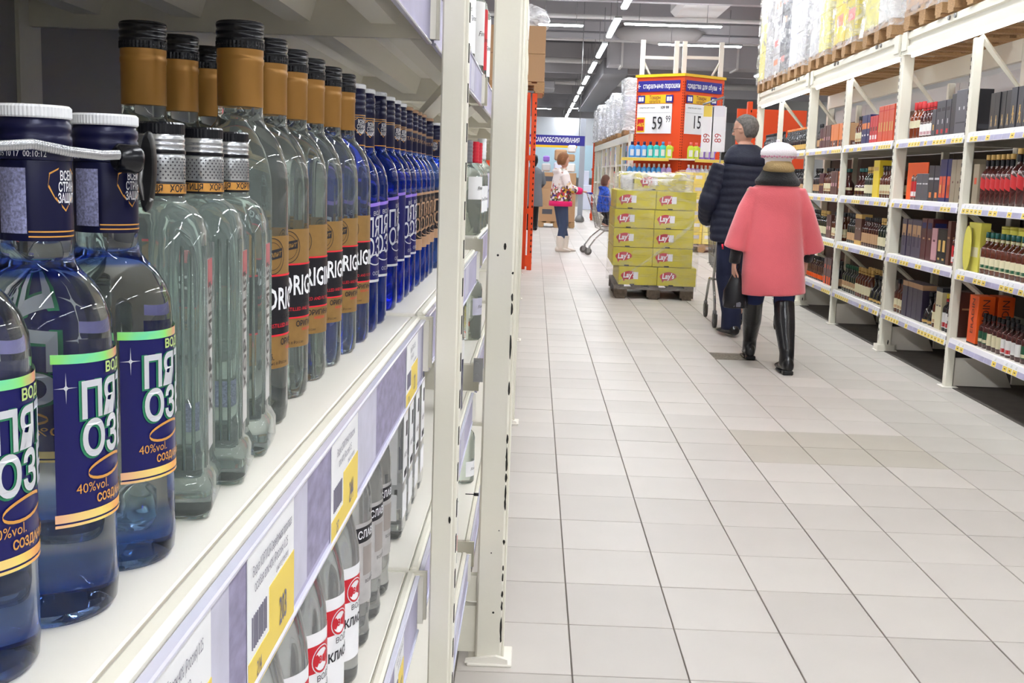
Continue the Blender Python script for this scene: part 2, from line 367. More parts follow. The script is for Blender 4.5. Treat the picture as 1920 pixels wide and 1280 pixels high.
# ---------------- right rack: local x = depth away from the aisle, local y = along the aisle
RS = .022
RANG = -math.atan(RS)
def RP(d, Y, z=0):           # world position for a depth d and a distance Y on the front line
    x0 = 2.722+RS*(Y-8.65); c = math.cos(RANG); s = math.sin(RANG)
    return (x0+d*c, Y+d*s, z)
SH = [1.615, 1.174, .763, .325]
BAYS = [(2.531, 'bay nearest the camera, outside the right edge'), (5.638, 'nearest bay in view'), (8.745, 'middle bay'), (11.852, 'far bay behind the walking couple')]
rr_ = random.Random(11)
M['warm'] = mat('under_shelf', rgb(180, 172, 160), .6)
for bi, (y0, nm) in enumerate(BAYS):
    t = thing('shelving_rack', 'cream steel shelving rack right of the aisle, %s' % nm, 'shelving rack', RP(0, y0), RANG, 'cream racks right of the aisle')
    L = 3.107
    # big upright at the far end (the near one belongs to the bay before), slim one in the middle
    upright(t, 0, .085, L-.085, L, 2.40, slots=('x-', L-.020))
    upright(t, .9, .98, L-.085, L, 2.40)
    upright(t, -.01, .045, L/2-.045, L/2+.005, 2.19, 'slim_upright', slots=('x-', L/2+.0))
    upright(t, .88, .94, L/2-.045, L/2+.005, 2.19, 'slim_upright')
    for yy, ww in ((L-.043, .16), (L/2-.02, .10)):
        MB().box(-.03, -.03+ww, yy-.06, yy+.06, 0, .008, .003).build('foot_plate', M['shelf'], t)
    fb_ = MB(); fb_.box(-.022, .11, L-.10, L+.012, .008, .05); fb_.build('foot_bracket', M['cream'], t)
    chipmb(rr_, 0, L-.03, [(.10, .03), (.16, .012), (.36, .03), (.62, .05), (.9, .02), (1.0, .04), (.72, .01)], 'x').build('worn_paint', M['creamdark'], t)
    chipmb(rr_, .06, L-.0855, [(.07, .02), (.3, .008)], 'y-').build('worn_paint', M['creamdark'], t)
    bm = MB(); bm.prism([(-.012, 2.235), (.04, 2.235), (.04, 2.40), (.0, 2.40), (-.012, 2.385), (-.012, 2.345), (.004, 2.335), (.004, 2.30), (-.012, 2.29)], .0, L-.087, 'y'); bm.build('beam', M['cream'], t)
    MB().box(.9, .95, 0, L-.087, 2.235, 2.40).build('beam', M['cream'], t)
    MB().box(-.02, .0, L-.2, L-.087, 2.26, 2.40, .004).build('beam_connector', M['cream'], t)
    MB().box(-.02, .0, 0, .12, 2.26, 2.40, .004).build('beam_connector', M['cream'], t)
    hd = MB()
    for yy in (.5, .62, 1.9, 2.02): MB().tube([(-.024, yy, 2.375), (-.010, yy, 2.375)], .016, 8).build('bolt', M['galv'], t)
    if bi > 0 or 1:
        MB().tube([(.03, .10, 2.222), (.03, L-.2, 2.222)], .010, 8).build('light_tube', M['tube'], t)
    # diagonal braces inside
    for za, zb in ((2.2, 1.72), (1.14, .80), (.72, .38)):
        for yy in (.03, L/2-.02):
            MB().tube([(.03, yy, za), (.45, yy+.02, zb)], (.022, .008), 4, smooth=False).build('brace', M['cream'], t)
    # back panels
    for k, (ya, yb) in enumerate(((0, L/2), (L/2, L))):
        MB().box(.99, 1.0, ya+.005, yb-.005, 1.585, 2.2).build('back_panel', M['back'], t)
        MB().box(.99, 1.0, ya+.005, yb-.005, .3, 1.58).build('back_panel', M['backshade'], t)  # lower panel coloured dark to give the shade inside the shelves
    MB().box(.955, .99, 0, L, 1.95, 2.02).build('back_rail', mat('cable_duct', rgb(120, 96, 82), .7), t)
    MB().box(.945, .985, 0, L, 1.86, 1.90).build('back_rail', M['cream'], t)
    # shelves with price rails
    for si, z in enumerate(SH):
        for ya, yb in ((.005, L/2-.05), (L/2+.01, L-.09)):
            sb = MB().box(.03, .96, ya, yb, z-.03, z, .002).build('shelf_board', M['shelf'], t)
            MB().box(.005, .03, ya, yb, z-.045, z+.002, .003).build('shelf_lip', M['shelf'], sb)
            rail = MB().prism([(.004, z-.003), (-.004, z-.003), (-.014, z-.062), (-.006, z-.065)], ya, yb, 'y').build('price_rail', M['paper'], t)
            w = MB(); l = MB(); yl = MB(); dk = MB(); p = ya+.02
            def slab(mb, a, b, t0, t1):     # a, b along the rail, t0..t1 down its slope
                P = lambda y_, tt: (-.0043-.0098*tt, y_, z-.0035-.0580*tt)
                mb.quad(P(a, t1), P(b, t1), P(b, t0), P(a, t0))
            while p < yb-.07:
                if rr_.random() < .62:
                    slab(w, p, p+.065, .02, .98); slab(yl, p+.002, p+.060, .46, .96)
                    for q in range(3): slab(dk, p+.008, p+.024+q*.006, .12+q*.1, .14+q*.1)
                    slab(dk, p+.020, p+.040, .66, .76)
                    p += .068
                else:
                    q = rr_.uniform(.05, .16); slab(l, p, min(p+q, yb-.01), .46, .96); p += q+.002
            # push prints just proud of the rail
            for mbx, off, mm, nm_ in ((w, .0005, M['white'], 'price_card'), (l, .0005, M['lav'], 'rail_insert'), (yl, .0009, M['yell'], 'price_field'), (dk, .0013, M['ink'], 'price_print')):
                if mbx.v:
                    mbx.v = [(a-off, b, c) for a, b, c in mbx.v]; o = mbx.build(nm_, mm, rail); o['kind'] = 'stuff'
    # low plinth bracket seen under the shelves
    for yy in (L/2-.02, L-.045):
        MB().prism([(.05, .01), (.42, .01), (.34, .19), (.05, .19)], yy-.012, yy+.012, 'y').build('floor_bracket', M['shelf'], t)
    MB().box(.03, 1.0, -.02, L-.02, .0, .004).build('shaded_dusty_base', mat('shaded_dusty_base', rgb(84, 78, 72), .8, noise=.15, nscale=9), t)  # dusty floor, its colour also darkened for the shade under the rack
    for yy in (L/2-.02, L-.045): MB().box(.42, .9, yy-.012, yy+.012, .03, .13).build('floor_brace', M['cream'], t)
    MB().box(.93, .96, .0, L-.02, .004, .30).build('kick_board', mat('kick_board', rgb(112, 106, 100), .7), t)

# dark recess under the right rack: back wall of the rack row
# ---------------- left rack
rng = random.Random(5)
def lx(Y): return -.038-.0085*max(0, Y-2.76)        # right (aisle) edge of the big uprights
def left_big(t, Y, z1=2.42, chips=False):
    x = lx(Y)
    u = MB().box(x-.074, x-.006, Y, Y+.085, 0, z1, .005).build('upright', M['cream'], t)
    MB().box(x-.007, x, Y+.012, Y+.075, 0, z1, .002).build('upright_flange', M['cream'], u)
    MB().box(x-.095, x+.022, Y-.02, Y+.10, 0, .007, .002).build('foot_plate', M['shelf'], t)
    MB().prism([(x-.10, .006), (x+.012, .006), (x+.010, .018), (x-.02, .026), (x-.06, .020), (x-.098, .014)], Y-.014, Y, 'y').build('foot_weld', M['shelf'], t)
    if chips:
        zs = [(.075, .02), (.10, .032), (.16, .014), (.235, .012), (.26, .008), (.33, .008), (.43, .018), (.46, .024), (.50, .012), (.535, .02), (.56, .02), (.60, .015), (.73, .02), (.835, .037), (.93, .018), (.96, .01), (1.02, .004), (.19, .01)]
        chipmb(rr_, x-.0085, Y, zs, 'y-', .0032).build('worn_paint', M['creamdark'], u)
        c = MB()
        for dx, z, w, h in ((-.030, 1.085, .0035, .009), (-.047, 1.063, .003, .003), (-.030, .14, .003, .003), (-.040, .30, .0018, .0018), (-.022, .36, .0016, .0016)): c.prism([(x+dx+w*math.cos(a*PI/4), z+h*math.sin(a*PI/4)) for a in range(8)], Y-.0006, Y+.0004, 'y')
        c.build('worn_paint', M['creamdark'], u)
    else:
        chipmb(rr_, x-.0005, Y+.03, [(.05, .012), (.2, .03), (.3, .012), (.42, .02), (.9, .01), (1.05, .02)], 'x').build('worn_paint', M['creamdark'], u)
def left_slim(t, Y, z1=2.2, X=-.0905):
    u = MB().box(X-.033, X-.004, Y, Y+.05, 0, z1, .002).build('slim_upright', M['cream'], t)
    MB().box(X-.0045, X, Y+.004, Y+.046, 0, z1, .001).build('upright_flange', M['cream'], u)
    s = MB()
    for k in range(43): s.box(X-.0005, X+.0008, Y+.012, Y+.022, .10+k*.05, .124+k*.05)
    s.build('slot', M['hole'], u)['kind'] = 'stuff'
def left_shelf(t, ya, yb, z, xf=-.145, back=-.66, h=.066, inserts=None, ends=(True, True)):
    sb = MB().box(back, xf-.013, ya, yb, z-.018, z, .001).build('shelf_board', M['shelf'], t)
    MB().box(xf-.012, xf, ya, yb, z-.030, z+.0015, .003).build('shelf_lip', M['cream'], sb)
    for x in (-.20, -.31, -.45, -.58):
        MB().prism([(x-.028, z-.018), (x+.028, z-.018), (x+.016, z-.055), (x-.016, z-.055)], ya, yb, 'y').build('shelf_rib', M['cream'], sb)
    for k, yy in enumerate((ya, yb)):
        if ends[k]: MB().box(back, xf+.012, yy-.004, yy+.004, z-.072, z-.004).build('end_bracket', M['cream'], sb)
    xt = xf+.0045
    rail = MB().box(xt-.003, xt, ya+.004, yb-.004, z-.010-h, z-.004).build('price_rail', M['lav'], t)
    MB().box(xt-.004, xt+.0028, ya+.004, yb-.004, z-.006, z-.0025, .001).build('rail_edge', M['clearpl'], rail)
    MB().box(xt-.004, xt+.0028, ya+.004, yb-.004, z-.013-h, z-.0095-h, .001).build('rail_edge', M['clearpl'], rail)
    return rail
M['lav2'] = mat('rail_print_dark', rgb(142, 136, 168), .45, noise=.25, nscale=50, stretch=(1, 1, 2))
M['lav3'] = mat('rail_print_pale', rgb(198, 196, 214), .45, noise=.1, nscale=30)
M['greyink'] = mat('grey_ink', rgb(122, 118, 134), .6)
def price_card(rail, X, y, z, w, h, name_l, name_l2, price, old, yw=.62):
    """a hanging price card: white with a yellow field; x of the rail face, y = near edge"""
    c = MB().box(X, X+.0006, y, y+w, z-h, z, 0).build('price_card', M['white'], rail)
    tag(c, 'white and yellow price card')
    MB().box(X+.0006, X+.0009, y+w*.42, y+w, z-h, z-h*.42).box(X+.0006, X+.0009, y, y+w*.42, z-h, z-h*.74).build('yellow_field', M['yell'], c)
    t = MB(); XX = X+.0012
    text_plane(t, name_l, h*.105, (XX, y+w*.5, z-h*.14), (0, 1, 0), (0, 0, 1), sx=min(.75, 14.0*w/h/len(name_l)))
    text_plane(t, name_l2, h*.105, (XX, y+w*.47, z-h*.26), (0, 1, 0), (0, 0, 1), sx=min(.75, 14.0*w/h/len(name_l2)))
    text_plane(t, price, h*.30, (XX, y+w*.72, z-h*.74), (0, 1, 0), (0, 0, 1), sx=.55, bold=.015)
    text_plane(t, old, h*.16, (XX, y+w*.2, z-h*.87), (0, 1, 0), (0, 0, 1), sx=.55, bold=.01)
    text_plane(t, 'цена за упаковку', h*.07, (XX, y+w*.7, z-h*.36), (0, 1, 0), (0, 0, 1), sx=.7)
    for k in range(9):
        a = y+w*(.07+.034*k); t.box(X+.0006, XX, a, a+w*(.007+.005*((k*5) % 3)), z-h*.68, z-h*.45)
    t.build('lettering', M['greyink'], c)
t = thing('shelving_rack', 'cream steel shelving rack left of the aisle, bay nearest the camera full of vodka bottles', 'shelving rack', (0, 0, 0), 0, 'cream racks left of the aisle')
left_big(t, -1.3); left_big(t, 2.76, chips=True); left_slim(t, 1.45)
for z, h in ((1.50, .066), (1.07, .070), (.717, .070), (.33, .07)):
    rl = left_shelf(t, -1.2, 1.470, z, h=h, ends=(True, True))
    if z == 1.07:
        near_rail = rl
        for a, b, k in ((.30, .37, 'lav3'), (.479, .512, 'lav3'), (.512, .545, 'lav2'), (.655, .70, 'lav3'), (.70, .784, 'lav2'), (.91, 1.02, 'lav3'), (1.02, 1.26, 'lav2'), (1.385, 1.44, 'lav3')):
            MB().box(-.1405, -.1400, a, b, z-.075, z-.008).build('rail_insert', M[k], rl)
        price_card(t, -.1398, .370, z-.007, .109, .078, 'Водка ПЯТЬ ОЗЁР алк.40% (Россия) 0.25', 'Водка в упаковке', '189', '199')
        price_card(t, -.1398, .545, z-.007, .110, .078, 'Водка ХОРТИЦЯ Серебряная прохлада', 'особая алк.40% (Россия) 0.25', '203', '214')
        price_card(t, -.1398, .784, z-.007, .120, .078, 'Водка ОРИГИНАЛ Классик', 'алк.40% (Россия) 0.5', '244', '257')
        price_card(t, -.1398, 1.262, z-.007, .120, .078, 'Водка ПЯТЬ ОЗЁР', 'алк.40% 0.5', '271', '289')
    if z == .717:
        for a, b, k in ((.6, .95, 'lav3'), (1.0, 1.2, 'lav2')): MB().box(-.1405, -.1400, a, b, z-.075, z-.008).build('rail_insert', M[k], rl)
        price_card(t, -.1398, 1.2, z-.007, .09, .078, 'Водка СЛАВЯНСКАЯ', 'алк.40% 0.5', '232', '249')
for z in (1.50, 1.074, .721, .30):
    rl = left_shelf(t, 1.475, 2.755, z, xf=-.141)
    for a, b in ((1.8, 2.1), (2.3, 2.42)): MB().box(-.1369, -.1361, a, b, z-.07, z-.009).build('rail_insert', M['lav3'], rl)
for y0, y1 in ((-1.2, 2.76),):
    MB().box(-.672, -.66, -1.2, 1.44, .1, 2.3).build('back_panel', M['backd'], t)
    MB().box(-.672, -.66, 1.50, 2.84, .1, 2.3).build('back_panel', M['backd'], t)
bu = MB().box(-.70, -.655, 1.437, 1.50, 0, 2.42).build('back_upright', M['cream'], t)
s = MB()
for k in range(22): s.box(-.69, -.68, 1.4355, 1.438, .96+k*.05-.5*0, .972+k*.05)
s.build('slot', M['hole'], bu)['kind'] = 'stuff'
for z in (1.36, .93): MB().tube([(-.16, 2.75, z+.06), (-.5, 2.75, z-.25)], (.018, .006), 4, smooth=False).build('brace', M['cream'], t)
MB().tube([(-.165, 2.2, 1.425), (-.36, 2.25, 1.22)], (.020, .006), 4, smooth=False).build('brace', M['cream'], t)
# end plates between the shelves at the far post
for a, b in ((.025, .150), (.162, .232)): MB().box(-.40, -.113, 2.775, 2.80, a, b).build('end_plate', M['cream'], t)
gp = MB().box(-.137, -.113, 2.754, 2.758, .745, .805).build('joining_plate', M['galv'], t)
for z in (.79, .76): MB().tube([(-.129, 2.7535, z), (-.129, 2.749, z)], .005, 8).build('bolt', M['galv'], gp)
chipmb(rr_, -.0985, 1.4495, [(.80, .006)], 'y-', .002).build('worn_paint', M['creamdark'], t)
bm = MB().box(-.11, -.04, -1.215, 2.755, 2.24, 2.40, .006).build('beam', M['cream'], t)
MB().tube([(-.06, -1.1, 2.222), (-.06, 1.3, 2.222)], .013, 8).build('light_tube', M['tube'], t)
MB().tube([(-.06, 1.5, 2.222), (-.06, 2.6, 2.222)], .013, 8).build('light_tube', M['tube'], t)
for bi, (y0, y1, nm) in enumerate(((2.845, 5.60, 'second bay, mostly hidden by its post'), (5.70, 8.50, 'third bay, mostly hidden by its post'), (8.60, 11.4, 'fourth bay, mostly hidden by nearer posts'), (11.5, 14.3, 'last bay before the orange post'))):
    t = thing('shelving_rack', 'cream steel shelving rack left of the aisle, %s' % nm, 'shelving rack', (0, 0, 0), 0, 'cream racks left of the aisle')
    left_big(t, y1)
    left_slim(t, (y0+y1)/2, X=lx(y0)-.055)
    for z in (1.50, 1.10, .775, .30):
        left_shelf(t, y0+.01, (y0+y1)/2-.01, z, xf=lx(y0)-.10-.0*y0); left_shelf(t, (y0+y1)/2+.06, y1-.01, z, xf=lx(y1)-.10)
    MB().box(-.672, -.66, y0+.01, y1-.01, .1, 2.3).build('back_panel', M['backd'], t)
    MB().box(lx(y1)-.08, lx(y0)-.02, y0+.01, y1-.005, 2.24, 2.40, .006).build('beam', M['cream'], t)
    MB().tube([(lx(y1)-.03, y0+.1, 2.222), (lx(y1)-.03, y1-.2, 2.222)], .013, 8).build('light_tube', M['tube'], t)
# ================================================================ bottles on the near shelf
def glass(name, col, ior=1.33, rough=0.0): return mat(name, col, rough=rough, trans=.965, ior=ior)
G_clear = glass('clear_glass', rgb(243, 250, 248))
G_green = mat('greenish_glass', rgb(236, 248, 243), 0.0, trans=.90, ior=1.32)
G_blue = glass('blue_glass', rgb(96, 140, 250))
G_pale = mat('pale_clear_glass', rgb(250, 252, 252), 0.0, trans=.88, ior=1.30)
def gbase(): return ramp_mat('clear_glass_blue_foot', [(0, rgb(62, 106, 215)), (.080, rgb(90, 135, 232)), (.105, rgb(240, 246, 252)), (.60, rgb(244, 250, 250)), (.672, rgb(240, 246, 252)), (.680, rgb(60, 100, 235)), (.695, rgb(60, 100, 235)), (.703, rgb(240, 246, 252)), (1, rgb(240, 246, 250))], 2, 0, .212, rough=0.0, trans=.985, ior=1.33)
M['navy'] = mat('navy_foil', rgb(17, 19, 58), .3, .2)
M['navylab'] = mat('navy_label', rgb(16, 18, 92), .32)
M['capwhite'] = mat('cap_white', rgb(236, 237, 240), .45)
M['foilgold'] = mat('gold_foil', rgb(176, 128, 62), .36, .35)
M['capblack'] = mat('cap_black', rgb(14, 15, 22), .25)
M['silver'] = mat('silver_ink', rgb(222, 224, 230), .3, .3)
M['goldink'] = mat('gold_ink', rgb(232, 168, 84), .35, .3)
M['greenink'] = mat('pale_green_ink', rgb(190, 214, 130), .4)
M['bronze'] = mat('bronze_label', rgb(158, 122, 70), .42, .3, noise=.06, nscale=150)
M['blacklab'] = mat('black_label', rgb(22, 20, 28), .35)
M['redline'] = mat('red_line', rgb(236, 44, 60), .4)
M['whiteink'] = mat('white_ink', rgb(245, 245, 248), .5)
M['microprint'] = mat('micro_print', rgb(150, 152, 190), .5, noise=.5, nscale=900)
M['silverfoil'] = mat('silver_foil', rgb(190, 192, 195), .25, .8)
M['holo'] = ramp_mat('rainbow_foil', [(0, rgb(250, 140, 110)), (.2, rgb(150, 230, 110)), (.4, rgb(120, 225, 170)), (.55, rgb(150, 230, 120)), (.7, rgb(235, 150, 120)), (.85, rgb(150, 230, 130)), (1, rgb(180, 170, 240))], 1, -.03, .03, rough=.3, wav=.03, wsc=50)
M['holo2'] = ramp_mat('gold_rainbow_foil', [(0, rgb(245, 170, 160)), (.3, rgb(245, 220, 120)), (.5, rgb(245, 160, 70)), (.8, rgb(240, 200, 80)), (1, rgb(190, 230, 90))], 1, -.03, .03, rough=.3, wav=.02, wsc=60)
M['purple'] = mat('violet_band', rgb(148, 120, 220), .3)
M['bronzelab'] = mat('tan_label', rgb(170, 134, 104), .45)
M['maroon'] = mat('maroon_cap', rgb(70, 22, 36), .4)
M['labred'] = mat('red_label', rgb(206, 30, 46), .45)
M['labwhite'] = mat('white_label', rgb(242, 242, 244), .5)
M['labsilver'] = mat('silver_label', rgb(196, 194, 194), .3, .4, noise=.1, nscale=60)
A0, A1 = R(-78), R(78)        # labels face the aisle (+x)

def ring_text(s, size, r, ang, z, m, parent, name='lettering', **k):
    mb = MB(); text_cyl(mb, s, size, r, ang, z, **k); return mb.build(name, m, parent)
def cap_prof(r, h, ribs, tip=.0008):
    p = [(r*.96, 0)]
    for i in range(ribs):
        z = h*(i+.3)/ribs; p += [(r, z), (r, z+h*.35/ribs), (r*.955, z+h*.5/ribs)]
    return p+[(r*.98, h-tip*1.2), (r*.9, h)]
def knurl(r, h, n=60):
    mb = MB(); rings = []
    for z, s_ in ((0, .97), (.0006, 1), (h-.001, 1), (h, .93)):
        rings.append([((r*s_*(1+(.015 if i % 2 else 0)))*math.cos(PI*i/n), (r*s_*(1+(.015 if i % 2 else 0)))*math.sin(PI*i/n), z) for i in range(2*n)])
    return mb.loft(rings, smooth=False)

def make_small_blue():
    t = thing('vodka_bottle', 'x', 'bottle')
    prof = [(.0, .0045), (.018, .0035), (.024, 0), (.0275, 0), (.0305, .004), (.0312, .012), (.0308, .035), (.0305, .070), (.0307, .118), (.0300, .127), (.0275, .134), (.0232, .1405), (.0185, .1450), (.0162, .1480), (.0150, .152), (.0147, .160), (.0146, .190), (.014, .196)]
    MB().lathe(prof[1:], 48).build('body', gbase(), t)
    nb = MB(); nb.lathe([(.0150, .158), (.0151, .159), (.0151, .1895), (.0150, .190)], 32, caps=False); nl = nb.build('neck_foil', M['navy'], t)
    mb = MB(); patch(mb, .01525, R(-150), R(-100), .161, .187, 8); mb.build('fine_print', M['microprint'], nl)
    mb = MB()
    for z in (.1598, .1618): patch(mb, .01525, R(-98), R(80), z-.0003, z+.0003, 16)
    sh = [(-.2, 1), (-.42, .8), (-.45, .35), (-.3, -.1), (0, -.6)]
    for sg in (-1, 1):
        for (xa, za), (xb, zb) in zip(sh, sh[1:]):
            a = R(-35)+sg*xa*1.25; b = R(-35)+sg*xb*1.25; z1 = .1765+za*.0105; z2 = .1765+zb*.0105
            rr = .0153; w = .0004
            mb.add([(rr*math.cos(a), rr*math.sin(a), z1-w), (rr*math.cos(b), rr*math.sin(b), z2-w), (rr*math.cos(b), rr*math.sin(b), z2+w), (rr*math.cos(a+.03), rr*math.sin(a+.03), z1+w)], [(0, 1, 2, 3)])
    mb.build('gold_line', M['goldink'], nl)
    mb = MB()
    for s_, z in (('ВСЕМ', .184), ('СТРАН', .1795), ('ЗАЩИТ', .175)): text_cyl(mb, s_, .0052, .01535, R(-30), z, sx=.6, bold=.02)
    mb.build('lettering', M['whiteink'], nl)
    c = MB(); c.lathe([(.0148, .190), (.0156, .1905), (.0156, .1945), (.0150, .1955), (.0155, .197), (.0155, .1995), (.0149, .2005), (.0154, .202), (.0154, .2045), (.0145, .2055), (.0145, .207)], 32); cl = c.build('closure', M['navy'], t)
    ring_text('L 05 10 17  00:10:12', .0034, .01565, R(-110), .1925, M['whiteink'], cl, sx=.8)
    knurl(.0155, .0052).build('cap', M['capwhite'], t, (0, 0, .2068))
    r = .03145
    lab = MB(); patch(lab, r, A0, A1, .044, .1125, 24); lo = lab.build('front_label', M['navylab'], t)
    up = lambda q: .1105+.004*q-.0025*math.sin(PI*q)
    b = MB(); patch(b, r+.0003, A0-.03, A1, up, lambda q: up(q)+.0038, 24); b.build('foil_band', M['holo'], lo)
    b = MB(); patch(b, r+.0003, A0-.02, A1, .0430, .0442, 24); patch(b, r+.0003, A0-.02, A1, .0450, .0485, 24); b.build('foil_band', M['holo2'], lo)
    TA = R(-17)
    shd = MB(); text_cyl(shd, 'ПЯТЬ', .0200, r+.0004, TA-.012, .0932, sx=.88, bold=.055); text_cyl(shd, 'ОЗЁР', .0200, r+.0004, TA-.012, .0772, sx=.88, bold=.055); shd.build('lettering_shadow', mat('letter_shade', rgb(60, 150, 110), .4, .3), lo)
    tx = MB(); text_cyl(tx, 'ПЯТЬ', .0200, r+.0008, TA, .0935, sx=.88, bold=.028); text_cyl(tx, 'ОЗЁР', .0200, r+.0008, TA, .0775, sx=.88, bold=.028); tx.build('lettering', M['silver'], lo)
    g = MB(); text_cyl(g, 'ВОДКА', .0058, r+.0006, TA+.12, .1065, sx=1.2, bold=.03); g.build('lettering', M['greenink'], lo)
    g = MB(); text_cyl(g, '40%vol.', .0058, r+.0006, TA-.52, .0580); text_cyl(g, 'СОЗДАНА В СИБИРИ', .0048, r+.0006, TA+.22, .0525, bold=.03, sx=.9)
    for k in range(18):          # the open swirl under the name
        a0 = PI*.22+k*PI*1.6/18; a1 = a0+PI*1.6/18; th = .0006
        P = lambda a, q: ((r+.0006)*math.cos(TA-.22+(.0125*math.cos(a))/r), (r+.0006)*math.sin(TA-.22+(.0125*math.cos(a))/r), .0652+.0040*math.sin(a)+.08*.0125*math.cos(a)+q)
        g.add([P(a0, -th), P(a1, -th), P(a1, th), P(a0, th)], [(0, 1, 2, 3)])
    g.build('lettering', M['goldink'], lo)
    st = MB(); a = R(-69); rr = r+.0007
    for dx, dz in ((.0050, .0003), (.0003, .0065), (.0012, .0012)):
        st.add([(rr*math.cos(a-dx/r), rr*math.sin(a-dx/r), .1005), (rr*math.cos(a), rr*math.sin(a), .1005-dz), (rr*math.cos(a+dx/r), rr*math.sin(a+dx/r), .1005), (rr*math.cos(a), rr*math.sin(a), .1005+dz)], [(0, 1, 2, 3)])
    st.build('star', M['silver'], lo)
    # back label seen through the glass
    bl = MB(); patch(bl, .0313, R(120), R(200), .050, .100, 16); bl.build('back_label', M['navylab'], t)
    t.scale = (.95, .95, 1)
    return t
def make_original():
    t = thing('vodka_bottle', 'x', 'bottle')
    prof = [(.026, 0), (.0305, 0), (.0335, .004), (.0345, .012), (.0345, .172), (.0342, .182), (.0330, .192), (.0300, .203), (.0250, .2125), (.0200, .2185), (.0172, .222), (.0162, .226), (.0158, .232), (.0158, .270)]
    MB().lathe(prof, 48).build('body', G_clear, t)
    f = MB().lathe([(.0161, .2325), (.0163, .233), (.0163, .262), (.0168, .2635), (.0168, .2665), (.0162, .2675), (.0165, .2690), (.0165, .2728)], 32, caps=False).build('gold_foil', M['foilgold'], t)
    MB().lathe(cap_prof(.0171, .0195, 4), 32, (0, 0, .2728)).build('cap', M['capblack'], t)
    k = MB().loft([[((.0173 if i % 2 else .0169)*math.cos(PI*i/40), (.0173 if i % 2 else .0169)*math.sin(PI*i/40), z) for i in range(80)] for z in (.2732, .2780)], caps=False, smooth=False); k.build('cap_ribs', M['capblack'], t)
    r = .03475; a0, a1 = R(-72), R(72)
    lo = MB(); patch(lo, r, a0, a1, .044, .141, 20); lo = lo.build('front_label', M['bronze'], t)
    z1, z2 = .0685, .1125
    b = MB(); patch(b, r+.0003, a0-.06, a1+.06, z1, z2, 20); b.build('black_band', M['blacklab'], lo)
    b = MB(); patch(b, r+.0005, a0-.06, a1+.06, z1-.0007, z1+.0007, 20); patch(b, r+.0005, a0-.06, a1+.06, z2-.0007, z2+.0007, 20)
    text_cyl(b, 'DISTILLED AND FILTERED', .0042, r+.0006, R(-7), .0755, sx=1.0)
    text_cyl(b, 'классик', .0040, r+.0006, R(0), .0585); b.build('red_print', M['redline'], lo)
    b = MB(); text_cyl(b, 'ORIGINAL', .0225, r+.0008, R(6), .0945, sx=.70, bold=.02); b.build('lettering', M['whiteink'], lo)
    b = MB(); text_cyl(b, 'CLASSIC', .0045, r+.0008, R(-7), .0820, sx=1.3); text_cyl(b, 'ОРИГИНАЛ', .0064, r+.0006, R(4), .0630, bold=.02); text_cyl(b, '40%об.', .0062, r+.0006, R(-52), .0525, bold=.02); text_cyl(b, 'произведено в России', .0034, r+.0006, R(-40), .0480)
    SA = R(-40)
    for k in range(28):         # round seal with a dark banner
        for rad, w in ((.0130, .0003), (.0100, .0002)):
            c0 = 2*PI*k/28; c1 = 2*PI*(k+1)/28
            P = lambda c, q: ((r+.0005)*math.cos(SA+q*math.cos(c)/r), (r+.0005)*math.sin(SA+q*math.cos(c)/r), .1265+q*math.sin(c))
            b.add([P(c0, rad-w), P(c1, rad-w), P(c1, rad+w), P(c0, rad+w)], [(0, 1, 2, 3)])
    patch(b, r+.0006, SA-.0105/r, SA+.0105/r, lambda q: .1225+.003*q, lambda q: .1295+.003*q, 6)
    b.build('lettering', M['ink'], lo)
    b = MB(); text_cyl(b, 'гарант', .0055, r+.0009, SA, .1275, slope=.15, bold=.02, shear=.3); b.build('seal_lettering', M['bronze'], lo)
    return t
def sq_ring(a, c, z, n=3):
    pts = []
    for k in range(4):
        cx, cy = ((1, -1), (1, 1), (-1, 1), (-1, -1))[k]; base = -PI/2+k*PI/2
        for i in range(n+1):
            an = base+i*(PI/2)/n; pts.append((cx*(a-c)+c*math.cos(an), cy*(a-c)+c*math.sin(an), z))
    return pts
